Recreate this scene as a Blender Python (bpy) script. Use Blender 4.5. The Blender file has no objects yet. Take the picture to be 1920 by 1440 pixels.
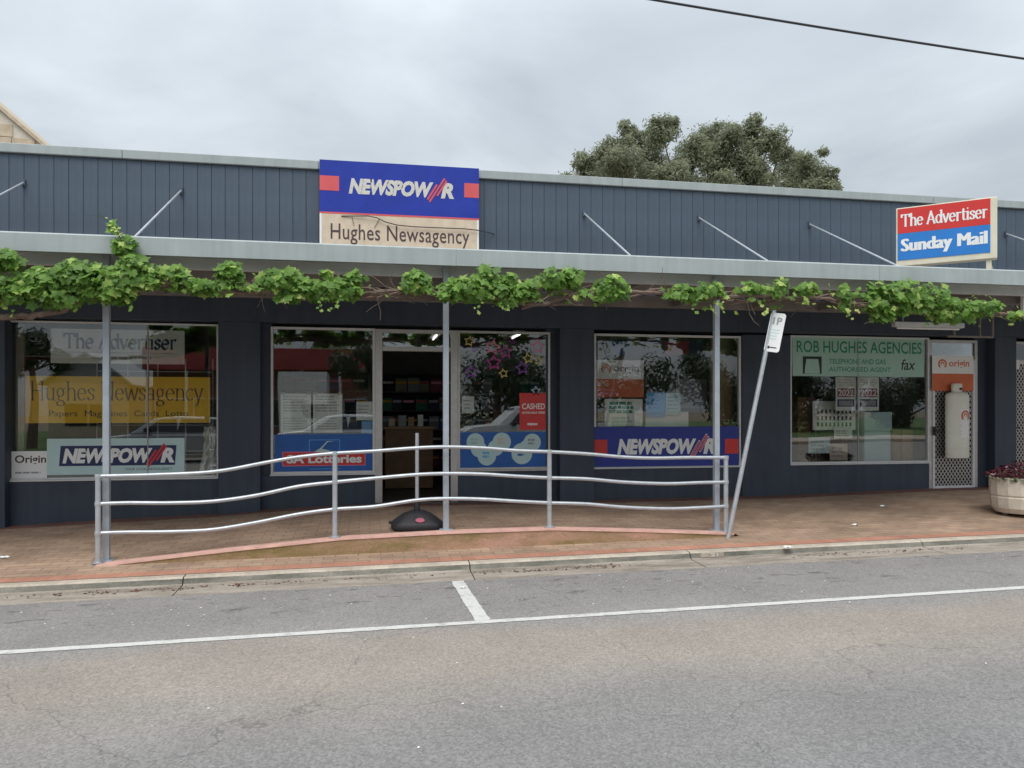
import bpy, math, random
from mathutils import Vector, Matrix
import numpy as np

R = math.radians
random.seed(7)
scene = bpy.context.scene
C = bpy.context.collection

# ------------------------------------------------------------------ camera
F_PX = 1440.0                 # focal length in pixels of the 1920 px wide photograph
YAW = R(10.5)                 # the street runs away to the right by this much
CAM_Y, EYE = -10.57, 1.28     # metres in front of the shop wall, above the door threshold
HOR = 770.0                   # row of the horizon in the photograph
SN, CS = math.sin(YAW), math.cos(YAW)
cam_d = bpy.data.cameras.new('camera')
cam_d.sensor_width = 36.0
cam_d.lens = 36.0 * F_PX / 1920.0
cam_d.shift_y = (HOR - 720.0) / 1920.0
cam_d.clip_start = 0.05
cam_d.clip_end = 2000.0
cam = bpy.data.objects.new('camera', cam_d)
cam.location = (0, CAM_Y, EYE)
cam.rotation_euler = (R(90), 0, -YAW)
C.objects.link(cam)
scene.camera = cam

# ------------------------------------------------------------------ sky, sun, exposure
SUN_EL, SUN_AZ = R(62), R(200)
world = bpy.data.worlds.new('World')
scene.world = world
world.use_nodes = True
wn, wl = world.node_tree.nodes, world.node_tree.links
wn.clear()
w_out = wn.new('ShaderNodeOutputWorld')
w_bg = wn.new('ShaderNodeBackground')
w_sky = wn.new('ShaderNodeTexSky')
w_sky.sky_type = 'NISHITA'
w_sky.sun_disc = False
w_sky.sun_elevation = SUN_EL
w_sky.sun_rotation = SUN_AZ
w_sky.dust_density = 3.0
w_tc = wn.new('ShaderNodeTexCoord')
w_sep = wn.new('ShaderNodeSeparateXYZ')
wl.new(w_tc.outputs['Generated'], w_sep.inputs[0])
def wmath(op, a, b=None, clamp=False):
    n = wn.new('ShaderNodeMath'); n.operation = op; n.use_clamp = clamp
    for i, v in enumerate((a, b)):
        if v is None: continue
        if isinstance(v, (int, float)): n.inputs[i].default_value = v
        else: wl.new(v, n.inputs[i])
    return n.outputs[0]
w_z = wmath('MAXIMUM', w_sep.outputs['Z'], 0.0)
w_den = wmath('ADD', w_z, 0.22)
w_px = wmath('DIVIDE', w_sep.outputs['X'], w_den)
w_py = wmath('DIVIDE', w_sep.outputs['Y'], w_den)
w_cmb = wn.new('ShaderNodeCombineXYZ')
wl.new(w_px, w_cmb.inputs[0]); wl.new(w_py, w_cmb.inputs[1]); w_cmb.inputs[2].default_value = 3.7
w_n1 = wn.new('ShaderNodeTexNoise')
w_n1.inputs['Scale'].default_value = 1.5
w_n1.inputs['Detail'].default_value = 7.0
w_n1.inputs['Roughness'].default_value = 0.52
w_n1.inputs['Distortion'].default_value = 0.35
wl.new(w_cmb.outputs[0], w_n1.inputs['Vector'])
w_ramp = wn.new('ShaderNodeValToRGB')
w_ramp.color_ramp.interpolation = 'B_SPLINE'
w_ramp.color_ramp.elements[0].position = 0.31
w_ramp.color_ramp.elements[0].color = (0.290, 0.328, 0.368, 1)
w_ramp.color_ramp.elements[1].position = 0.68
w_ramp.color_ramp.elements[1].color = (0.530, 0.575, 0.610, 1)
wl.new(w_n1.outputs['Fac'], w_ramp.inputs[0])
# overcast sky: brighter towards the zenith (1 + 2 sin e) / 3
w_cie = wmath('MULTIPLY_ADD', w_z, 1.35); wn[-1].inputs[2].default_value = 0.62
w_mul = wn.new('ShaderNodeMixRGB'); w_mul.blend_type = 'MULTIPLY'; w_mul.inputs[0].default_value = 1.0
wl.new(w_ramp.outputs[0], w_mul.inputs[1]); wl.new(w_cie, w_mul.inputs[2])
# a little of the clear sky shows through the cloud
w_skys = wn.new('ShaderNodeMixRGB'); w_skys.blend_type = 'MULTIPLY'; w_skys.inputs[0].default_value = 1.0
wl.new(w_sky.outputs[0], w_skys.inputs[1]); w_skys.inputs[2].default_value = (0.035, 0.035, 0.035, 1)
w_mix = wn.new('ShaderNodeMixRGB'); w_mix.inputs[0].default_value = 0.88
wl.new(w_skys.outputs[0], w_mix.inputs[1]); wl.new(w_mul.outputs[0], w_mix.inputs[2])
wl.new(w_mix.outputs[0], w_bg.inputs['Color'])
w_bg.inputs['Strength'].default_value = 1.0
wl.new(w_bg.outputs[0], w_out.inputs['Surface'])

world.cycles.sampling_method = 'MANUAL'
world.cycles.sample_map_resolution = 512

sun_d = bpy.data.lights.new('sun', 'SUN')
sun_d.energy = 1.5
sun_d.angle = R(40)
sun_d.color = (1.0, 0.97, 0.93)
sun = bpy.data.objects.new('sun', sun_d)
# direction towards the sun: behind the camera, high up
sdir = Vector((math.sin(SUN_AZ) * math.cos(SUN_EL), math.cos(SUN_AZ) * math.cos(SUN_EL), math.sin(SUN_EL)))
sun.rotation_euler = sdir.to_track_quat('Z', 'Y').to_euler()
sun.location = sdir * 40
C.objects.link(sun)

scene.view_settings.view_transform = 'Standard'
scene.view_settings.look = 'None'
scene.view_settings.exposure = 0.75
scene.view_settings.gamma = 1.0
scene.cycles.use_denoising = True
scene.cycles.max_bounces = 5
scene.cycles.diffuse_bounces = 3
scene.cycles.glossy_bounces = 3
scene.cycles.transparent_max_bounces = 12
scene.cycles.sample_clamp_indirect = 6.0

# ------------------------------------------------------------------ helpers: places
def P(px, py, Y):
    """point of the vertical plane at depth Y that the photograph shows at (px, py)"""
    u = (px - 960.0) / F_PX
    v = (HOR - py) / F_PX
    t = (Y - CAM_Y) / (CS - u * SN)
    return Vector((t * (SN + u * CS), Y, EYE + v * t))

def rect(px0, py0, px1, py1, Y):
    """x0, x1, z0, z1 of an upright rectangle in the plane Y"""
    cx = (px0 + px1) / 2
    return P(px0, py0, Y).x, P(px1, py0, Y).x, P(cx, py1, Y).z, P(cx, py0, Y).z

def interp(x, pts):
    if x <= pts[0][0]: return pts[0][1]
    for (a, za), (b, zb) in zip(pts, pts[1:]):
        if x <= b: return za + (zb - za) * (x - a) / (b - a)
    return pts[-1][1]

SLOPE = 0.0128
def z_road(x, y=-5): return -0.286 + SLOPE * (x - 1.34) + 0.004 * min(4.0, max(0.0, -3.4 - y)) 
def z_kerb(x): return -0.202 + SLOPE * (x - 1.40)
def z_strip(x): return z_kerb(x) + 0.012
WALL_Z = [(-14, -0.34), (-4.53, -0.182), (-3.3, -0.128), (-1.94, -0.082), (-1.43, -0.045), (-0.2, -0.005), (3.16, -0.018), (6.19, -0.004), (8.54, 0.05), (9.74, 0.058), (20, 0.2)]
EDGE_Z = [(-2.62, -0.240), (-1.46, -0.137), (-0.29, -0.047), (0.8, -0.017), (1.94, -0.009), (3.0, -0.06), (4.1, -0.125)]
def z_wall(x): return interp(x, WALL_Z)
def z_edge(x): 
    return max(interp(x, EDGE_Z), z_strip(x)) if -2.62 < x < 4.16 else z_strip(x)
RET_Y = -2.40
def z_path(x, y):
    if y <= RET_Y:
        t = (y + 3.0) / (RET_Y + 3.0)
        return z_kerb(x) + (z_strip(x) - z_kerb(x)) * t
    t = min(1.0, (y - RET_Y) / (0.0 - RET_Y))
    return z_edge(x) + (z_wall(x) - z_edge(x)) * t

# ------------------------------------------------------------------ helpers: materials
def nt_new(name):
    m = bpy.data.materials.new(name)
    m.use_nodes = True
    n, l = m.node_tree.nodes, m.node_tree.links
    b = n.get('Principled BSDF')
    return m, n, l, b

def mat(name, col, rough=0.6, metal=0.0, var=0.12, scale=6.0, bump=0.0, bscale=60.0, spec=0.5, fine=0.0):
    """plain material with mottled colour and a little relief"""
    m, n, l, b = nt_new(name)
    b.inputs['Roughness'].default_value = rough
    b.inputs['Metallic'].default_value = metal
    b.inputs['Specular IOR Level'].default_value = spec
    tc = n.new('ShaderNodeTexCoord')
    if var > 0:
        nz = n.new('ShaderNodeTexNoise'); nz.inputs['Scale'].default_value = scale
        nz.inputs['Detail'].default_value = 6; nz.inputs['Roughness'].default_value = 0.65
        l.new(tc.outputs['Object'], nz.inputs['Vector'])
        rp = n.new('ShaderNodeValToRGB')
        rp.color_ramp.elements[0].position = 0.3; rp.color_ramp.elements[1].position = 0.7
        rp.color_ramp.elements[0].color = tuple(c * (1 - var) for c in col) + (1,)
        rp.color_ramp.elements[1].color = tuple(min(1, c * (1 + var)) for c in col) + (1,)
        l.new(nz.outputs['Fac'], rp.inputs[0])
        l.new(rp.outputs[0], b.inputs['Base Color'])
    else:
        b.inputs['Base Color'].default_value = tuple(col) + (1,)
    if bump > 0:
        nb = n.new('ShaderNodeTexNoise'); nb.inputs['Scale'].default_value = bscale
        nb.inputs['Detail'].default_value = 4
        l.new(tc.outputs['Object'], nb.inputs['Vector'])
        bp = n.new('ShaderNodeBump'); bp.inputs['Strength'].default_value = bump; bp.inputs['Distance'].default_value = 0.01
        l.new(nb.outputs['Fac'], bp.inputs['Height']); l.new(bp.outputs[0], b.inputs['Normal'])
    return m

def streaked(name, col, rough=0.55, var=0.14, spec=0.4):
    """painted wall: blotches plus faint vertical rain streaks and dust"""
    m, n, l, b = nt_new(name)
    b.inputs['Roughness'].default_value = rough
    b.inputs['Specular IOR Level'].default_value = spec
    tc = n.new('ShaderNodeTexCoord')
    mp = n.new('ShaderNodeMapping'); mp.inputs['Scale'].default_value = (9, 9, 0.55)
    l.new(tc.outputs['Object'], mp.inputs[0])
    n1 = n.new('ShaderNodeTexNoise'); n1.inputs['Scale'].default_value = 1.3; n1.inputs['Detail'].default_value = 5
    l.new(mp.outputs[0], n1.inputs['Vector'])
    n2 = n.new('ShaderNodeTexNoise'); n2.inputs['Scale'].default_value = 2.2; n2.inputs['Detail'].default_value = 7
    l.new(tc.outputs['Object'], n2.inputs['Vector'])
    ad = n.new('ShaderNodeMath'); ad.operation = 'ADD'
    l.new(n1.outputs['Fac'], ad.inputs[0]); l.new(n2.outputs['Fac'], ad.inputs[1])
    hf = n.new('ShaderNodeMath'); hf.operation = 'MULTIPLY'; hf.inputs[1].default_value = 0.5
    l.new(ad.outputs[0], hf.inputs[0])
    rp = n.new('ShaderNodeValToRGB')
    rp.color_ramp.elements[0].position = 0.35; rp.color_ramp.elements[1].position = 0.66
    g = sum(col) / 3
    rp.color_ramp.elements[0].color = tuple(c * (1 - var) for c in col) + (1,)
    rp.color_ramp.elements[1].color = tuple(c * (1 + var) + g * var * 0.5 for c in col) + (1,)
    l.new(hf.outputs[0], rp.inputs[0]); l.new(rp.outputs[0], b.inputs['Base Color'])
    nb = n.new('ShaderNodeTexNoise'); nb.inputs['Scale'].default_value = 90
    l.new(tc.outputs['Object'], nb.inputs['Vector'])
    bp = n.new('ShaderNodeBump'); bp.inputs['Strength'].default_value = 0.12; bp.inputs['Distance'].default_value = 0.006
    l.new(nb.outputs['Fac'], bp.inputs['Height']); l.new(bp.outputs[0], b.inputs['Normal'])
    return m

def glass_mat(name, fac, tint=(0.93, 0.95, 0.94)):
    m, n, l, b = nt_new(name)
    n.remove(b)
    out = n.get('Material Output')
    tr = n.new('ShaderNodeBsdfTransparent'); tr.inputs[0].default_value = tint + (1,)
    gl = n.new('ShaderNodeBsdfGlossy'); gl.inputs['Roughness'].default_value = 0.0
    gl.inputs['Color'].default_value = (0.96, 0.98, 0.97, 1)
    tc = n.new('ShaderNodeTexCoord')
    nz = n.new('ShaderNodeTexNoise'); nz.inputs['Scale'].default_value = 1.1; nz.inputs['Detail'].default_value = 1
    l.new(tc.outputs['Object'], nz.inputs['Vector'])
    bp = n.new('ShaderNodeBump'); bp.inputs['Strength'].default_value = 0.05; bp.inputs['Distance'].default_value = 0.02
    l.new(nz.outputs['Fac'], bp.inputs['Height']); l.new(bp.outputs[0], gl.inputs['Normal'])
    fr = n.new('ShaderNodeFresnel'); fr.inputs['IOR'].default_value = 1.5
    ad = n.new('ShaderNodeMath'); ad.operation = 'ADD'; ad.inputs[1].default_value = fac; ad.use_clamp = True
    l.new(fr.outputs[0], ad.inputs[0])
    mx = n.new('ShaderNodeMixShader')
    l.new(ad.outputs[0], mx.inputs[0]); l.new(tr.outputs[0], mx.inputs[1]); l.new(gl.outputs[0], mx.inputs[2])
    l.new(mx.outputs[0], out.inputs['Surface'])
    return m

def emit_mat(name, col, s):
    m, n, l, b = nt_new(name)
    b.inputs['Base Color'].default_value = (0.8, 0.8, 0.8, 1)
    b.inputs['Emission Color'].default_value = col + (1,)
    b.inputs['Emission Strength'].default_value = s
    return m

def leaf_mat(name, dark, light, young, trans=0.35):
    """leaf colour from a per-leaf attribute, with light coming through"""
    m, n, l, b = nt_new(name)
    b.inputs['Roughness'].default_value = 0.5
    b.inputs['Specular IOR Level'].default_value = 0.35
    at = n.new('ShaderNodeAttribute'); at.attribute_name = 'tint'
    rp = n.new('ShaderNodeValToRGB')
    rp.color_ramp.elements[0].color = dark + (1,)
    rp.color_ramp.elements[1].color = young + (1,)
    e = rp.color_ramp.elements.new(0.55); e.color = light + (1,)
    l.new(at.outputs['Fac'], rp.inputs[0])
    l.new(rp.outputs[0], b.inputs['Base Color'])
    tl = n.new('ShaderNodeBsdfTranslucent'); l.new(rp.outputs[0], tl.inputs[0])
    mx = n.new('ShaderNodeMixShader'); mx.inputs[0].default_value = trans
    l.new(b.outputs[0], mx.inputs[1]); l.new(tl.outputs[0], mx.inputs[2])
    l.new(mx.outputs[0], n.get('Material Output').inputs['Surface'])
    return m

M = {}
M['wall'] = streaked('navy_wall_paint', (0.043, 0.057, 0.082))
M['clad'] = streaked('slate_cladding_paint', (0.067, 0.094, 0.130), var=0.17)
M['trim'] = streaked('pale_grey_steel', (0.345, 0.385, 0.385), rough=0.5, var=0.09)
M['galv'] = mat('galvanised_steel', (0.50, 0.53, 0.56), 0.42, 0.55, 0.12, 14, 0.04, 120)
M['postpaint'] = mat('grey_post_paint', (0.38, 0.42, 0.46), 0.45, 0.15, 0.10, 9)
M['alu'] = mat('aluminium_frame', (0.52, 0.50, 0.48), 0.38, 0.6, 0.10, 10)
M['whitealu'] = mat('white_frame', (0.66, 0.66, 0.66), 0.4, 0.1, 0.06, 10)
M['glass'] = glass_mat('shop_glass', 0.125, (0.98, 0.985, 0.98))
M['clear'] = glass_mat('clear_glass_edge', -1.0, (0.985, 0.99, 0.985))
M['soffit'] = mat('awning_underside', (0.24, 0.215, 0.20), 0.7, 0.0, 0.25, 3)
M['beam'] = mat('white_beam', (0.62, 0.63, 0.63), 0.5, 0.1, 0.1, 4)
M['roof'] = mat('roof_sheet', (0.42, 0.44, 0.45), 0.5, 0.4, 0.1, 3)
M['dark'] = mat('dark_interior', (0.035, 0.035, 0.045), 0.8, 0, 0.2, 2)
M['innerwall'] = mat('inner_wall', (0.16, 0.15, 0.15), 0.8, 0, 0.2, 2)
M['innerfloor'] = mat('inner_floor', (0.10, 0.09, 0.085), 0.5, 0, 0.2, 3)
M['beige'] = mat('beige_board', (0.36, 0.32, 0.25), 0.7, 0, 0.1, 4)
M['brown'] = mat('brown_timber', (0.24, 0.13, 0.06), 0.55, 0, 0.25, 5)
M['tan'] = mat('tan_timber', (0.40, 0.26, 0.12), 0.55, 0, 0.2, 5)
M['white'] = mat('white_print', (0.82, 0.83, 0.82), 0.5, 0, 0.05, 5)
M['paper'] = mat('paper', (0.80, 0.82, 0.77), 0.7, 0, 0.06, 8)
M['aged'] = mat('aged_cream', (0.64, 0.53, 0.40), 0.6, 0, 0.12, 9)
M['cream'] = mat('cream_plastic', (0.70, 0.66, 0.52), 0.45, 0, 0.08, 6)
M['blue'] = mat('faded_blue_print', (0.022, 0.045, 0.34), 0.6, 0, 0.14, 3, spec=0.25)
M['blue2'] = mat('deep_blue_print', (0.012, 0.028, 0.27), 0.4, 0, 0.08, 3)
M['lotblue'] = mat('poster_blue', (0.010, 0.105, 0.40), 0.4, 0, 0.15, 4)
M['skyblue'] = mat('sky_blue_print', (0.02, 0.20, 0.60), 0.4, 0, 0.06, 4)
M['paleblue'] = mat('pale_blue_print', (0.12, 0.42, 0.74), 0.5, 0, 0.08, 4)
M['aqua'] = mat('pale_aqua_print', (0.50, 0.68, 0.68), 0.5, 0, 0.06, 4)
M['navy'] = mat('navy_print', (0.012, 0.024, 0.10), 0.5, 0, 0.06, 4)
M['red'] = mat('red_print', (0.62, 0.035, 0.03), 0.4, 0, 0.08, 4)
M['pinkred'] = mat('faded_red_print', (0.66, 0.10, 0.11), 0.45, 0, 0.08, 4)
M['orange'] = mat('orange_print', (0.62, 0.13, 0.035), 0.45, 0, 0.10, 5)
M['yellow'] = mat('yellow_banner', (0.95, 0.58, 0.012), 0.6, 0, 0.08, 3)
M['black'] = mat('black_print', (0.018, 0.018, 0.022), 0.5, 0, 0.0)
M['ink'] = mat('dark_ink', (0.075, 0.045, 0.05), 0.6, 0, 0.0)
M['oldwhite'] = mat('weathered_white_print', (0.62, 0.60, 0.55), 0.5, 0, 0.16, 30)
M['green'] = mat('green_print', (0.01, 0.24, 0.14), 0.5, 0, 0.08, 4)
M['mint'] = mat('mint_banner', (0.36, 0.56, 0.46), 0.4, 0, 0.06, 3)
M['grey'] = mat('grey_print', (0.32, 0.33, 0.34), 0.5, 0, 0.1, 4)
M['maroon'] = mat('maroon_print', (0.30, 0.02, 0.06), 0.5, 0, 0.05, 4)
M['magenta'] = mat('magenta_foil', (0.45, 0.04, 0.25), 0.3, 0.2, 0.1, 8)
M['pink'] = mat('pink_foil', (0.65, 0.20, 0.30), 0.3, 0.2, 0.1, 8)
M['purple'] = mat('purple_foil', (0.22, 0.05, 0.34), 0.3, 0.2, 0.1, 8)
M['gold'] = mat('gold_foil', (0.66, 0.50, 0.14), 0.3, 0.3, 0.1, 8)
M['silver'] = mat('silver_foil', (0.45, 0.50, 0.56), 0.3, 0.4, 0.1, 8)
M['rubber'] = mat('black_rubber', (0.022, 0.022, 0.026), 0.55, 0, 0.2, 20, 0.1, 80)
M['bark'] = mat('vine_bark', (0.17, 0.12, 0.095), 0.9, 0, 0.35, 25, 0.5, 60)
M['cable'] = mat('black_cable', (0.03, 0.03, 0.035), 0.6, 0, 0.0)
M['planter'] = mat('planter_concrete', (0.64, 0.575, 0.48), 0.85, 0, 0.12, 12, 0.35, 90)
M['bottle'] = mat('gas_bottle_paint', (0.76, 0.755, 0.66), 0.45, 0, 0.06, 6)
M['soil'] = mat('soil', (0.05, 0.035, 0.025), 0.95, 0, 0.3, 20)
M['cap'] = mat('painted_pink_edge', (0.60, 0.36, 0.30), 0.8, 0, 0.18, 8, 0.2, 60)
M['tyre'] = mat('tyre', (0.02, 0.02, 0.02), 0.8, 0, 0.1, 10)
M['carwhite'] = mat('white_car_paint', (0.74, 0.75, 0.76), 0.25, 0, 0.03, 3)
M['carsilver'] = mat('silver_car_paint', (0.42, 0.44, 0.46), 0.25, 0.4, 0.03, 3)
M['carglass'] = mat('car_glass', (0.02, 0.025, 0.03), 0.08, 0, 0.0)
M['lamp'] = mat('lamp_glass', (0.6, 0.6, 0.6), 0.15, 0.2, 0.0)
M['redroof'] = mat('red_fascia', (0.36, 0.05, 0.05), 0.6, 0, 0.15, 2)
M['brickred'] = mat('brick_wall', (0.28, 0.13, 0.09), 0.8, 0, 0.2, 6)
M['greenroof'] = mat('green_roof', (0.10, 0.16, 0.09), 0.6, 0, 0.15, 3)
M['stone'] = mat('sandstone', (0.50, 0.41, 0.30), 0.9, 0, 0.22, 4, 0.5, 20)
M['stonejoint'] = mat('lime_mortar', (0.62, 0.56, 0.47), 0.9, 0, 0.1, 8)
M['tube'] = emit_mat('fluorescent_tube', (1.0, 0.97, 0.9), 1.3)
M['scrap'] = mat('paper_scrap', (0.8, 0.8, 0.78), 0.8, 0, 0.05, 9)
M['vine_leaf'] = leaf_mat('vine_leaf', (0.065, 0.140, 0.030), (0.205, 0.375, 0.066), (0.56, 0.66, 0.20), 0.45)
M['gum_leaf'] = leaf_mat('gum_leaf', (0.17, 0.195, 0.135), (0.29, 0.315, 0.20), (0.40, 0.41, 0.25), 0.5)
M['street_leaf'] = leaf_mat('street_tree_leaf', (0.02, 0.04, 0.015), (0.05, 0.08, 0.03), (0.10, 0.14, 0.05), 0.2)
M['flower_leaf'] = leaf_mat('flower_leaf', (0.03, 0.05, 0.02), (0.06, 0.10, 0.035), (0.2, 0.25, 0.12), 0.2)
M['petal'] = leaf_mat('petal', (0.045, 0.004, 0.012), (0.10, 0.010, 0.025), (0.55, 0.38, 0.40), 0.2)
M['grass'] = mat('verge_grass', (0.07, 0.12, 0.03), 0.95, 0, 0.35, 5, 0.5, 40)
M['dirt'] = mat('ground_dirt', (0.20, 0.16, 0.11), 0.95, 0, 0.25, 0.6, 0.3, 8)
M['paint'] = None

def road_material():
    m, n, l, b = nt_new('chip_seal_asphalt')
    b.inputs['Roughness'].default_value = 0.85
    b.inputs['Specular IOR Level'].default_value = 0.3
    tc = n.new('ShaderNodeTexCoord')
    sp = n.new('ShaderNodeSeparateXYZ'); l.new(tc.outputs['Object'], sp.inputs[0])
    # slow wander of the wear bands across the road
    nw = n.new('ShaderNodeTexNoise'); nw.inputs['Scale'].default_value = 0.5; nw.inputs['Detail'].default_value = 4
    l.new(tc.outputs['Object'], nw.inputs['Vector'])
    wv = n.new('ShaderNodeMath'); wv.operation = 'MULTIPLY_ADD'; wv.inputs[1].default_value = 1.0; wv.inputs[2].default_value = -0.5
    l.new(nw.outputs['Fac'], wv.inputs[0])
    yy = n.new('ShaderNodeMath'); yy.operation = 'ADD'; l.new(sp.outputs['Y'], yy.inputs[0]); l.new(wv.outputs[0], yy.inputs[1])
    mr = n.new('ShaderNodeMapRange'); mr.inputs['From Min'].default_value = -9.0; mr.inputs['From Max'].default_value = -3.0
    l.new(yy.outputs[0], mr.inputs['Value'])
    rp = n.new('ShaderNodeValToRGB')
    els = rp.color_ramp.elements
    els[0].position = 0.0; els[0].color = (0.243, 0.229, 0.212, 1)
    els[1].position = 1.0; els[1].color = (0.241, 0.224, 0.211, 1)
    for pos, c in ((0.22, (0.193, 0.187, 0.184)), (0.38, (0.219, 0.208, 0.199)), (0.50, (0.281, 0.247, 0.214)), (0.62, (0.281, 0.247, 0.216)), (0.67, (0.252, 0.237, 0.223)), (0.72, (0.237, 0.225, 0.216))):
        e = els.new(pos); e.color = c + (1,)
    l.new(mr.outputs[0], rp.inputs[0])
    # stone chips
    vo = n.new('ShaderNodeTexVoronoi'); vo.inputs['Scale'].default_value = 85
    l.new(tc.outputs['Object'], vo.inputs['Vector'])
    n3 = n.new('ShaderNodeTexNoise'); n3.inputs['Scale'].default_value = 38; n3.inputs['Detail'].default_value = 6; n3.inputs['Roughness'].default_value = 0.8
    l.new(tc.outputs['Object'], n3.inputs['Vector'])
    vb = n.new('ShaderNodeRGBToBW'); l.new(vo.outputs['Color'], vb.inputs[0])
    ad = n.new('ShaderNodeMath'); ad.operation = 'ADD'; l.new(vb.outputs[0], ad.inputs[0]); l.new(n3.outputs['Fac'], ad.inputs[1])
    r2 = n.new('ShaderNodeMapRange'); r2.inputs['From Min'].default_value = 0.55; r2.inputs['From Max'].default_value = 1.5
    r2.inputs['To Min'].default_value = 0.72; r2.inputs['To Max'].default_value = 1.28
    l.new(ad.outputs[0], r2.inputs['Value'])
    # blotches
    n4 = n.new('ShaderNodeTexNoise'); n4.inputs['Scale'].default_value = 1.4; n4.inputs['Detail'].default_value = 8
    l.new(tc.outputs['Object'], n4.inputs['Vector'])
    r4 = n.new('ShaderNodeMapRange'); r4.inputs['From Min'].default_value = 0.3; r4.inputs['From Max'].default_value = 0.7
    r4.inputs['To Min'].default_value = 0.92; r4.inputs['To Max'].default_value = 1.08
    l.new(n4.outputs['Fac'], r4.inputs['Value'])
    # oil drips in the parking lane
    mp = n.new('ShaderNodeMapping'); mp.inputs['Scale'].default_value = (2.2, 4.2, 1)
    l.new(tc.outputs['Object'], mp.inputs[0])
    n5 = n.new('ShaderNodeTexNoise'); n5.inputs['Scale'].default_value = 2.3; n5.inputs['Detail'].default_value = 5
    l.new(mp.outputs[0], n5.inputs['Vector'])
    r5 = n.new('ShaderNodeMapRange'); r5.inputs['From Min'].default_value = 0.61; r5.inputs['From Max'].default_value = 0.70
    r5.inputs['To Min'].default_value = 1.0; r5.inputs['To Max'].default_value = 0.55
    l.new(n5.outputs['Fac'], r5.inputs['Value'])
    lane = n.new('ShaderNodeMapRange'); lane.inputs['From Min'].default_value = -4.6; lane.inputs['From Max'].default_value = -4.3
    l.new(sp.outputs['Y'], lane.inputs['Value'])
    oil = n.new('ShaderNodeMixRGB'); oil.inputs[1].default_value = (1, 1, 1, 1)
    l.new(lane.outputs[0], oil.inputs[0]); l.new(r5.outputs[0], oil.inputs[2])
    # hairline cracks that wander and fade
    nd = n.new('ShaderNodeTexNoise'); nd.inputs['Scale'].default_value = 1.7; nd.inputs['Detail'].default_value = 4
    l.new(tc.outputs['Object'], nd.inputs['Vector'])
    vm = n.new('ShaderNodeMixRGB'); vm.blend_type = 'ADD'; vm.inputs[0].default_value = 0.8
    l.new(tc.outputs['Object'], vm.inputs[1]); l.new(nd.outputs['Color'], vm.inputs[2])
    vc = n.new('ShaderNodeTexVoronoi'); vc.feature = 'DISTANCE_TO_EDGE'; vc.inputs['Scale'].default_value = 0.42
    l.new(vm.outputs[0], vc.inputs['Vector'])
    rc = n.new('ShaderNodeMapRange'); rc.inputs['From Min'].default_value = 0.0; rc.inputs['From Max'].default_value = 0.0035
    rc.inputs['To Min'].default_value = 0.68; rc.inputs['To Max'].default_value = 1.0
    l.new(vc.outputs['Distance'], rc.inputs['Value'])
    k = rp.outputs[0]
    for s in (r2.outputs[0], r4.outputs[0], oil.outputs[0], rc.outputs[0]):
        mm = n.new('ShaderNodeMixRGB'); mm.blend_type = 'MULTIPLY'; mm.inputs[0].default_value = 1
        l.new(k, mm.inputs[1]); l.new(s, mm.inputs[2]); k = mm.outputs[0]
    l.new(k, b.inputs['Base Color'])
    bp = n.new('ShaderNodeBump'); bp.inputs['Strength'].default_value = 0.5; bp.inputs['Distance'].default_value = 0.008
    l.new(ad.outputs[0], bp.inputs['Height']); l.new(bp.outputs[0], b.inputs['Normal'])
    return m

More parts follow.
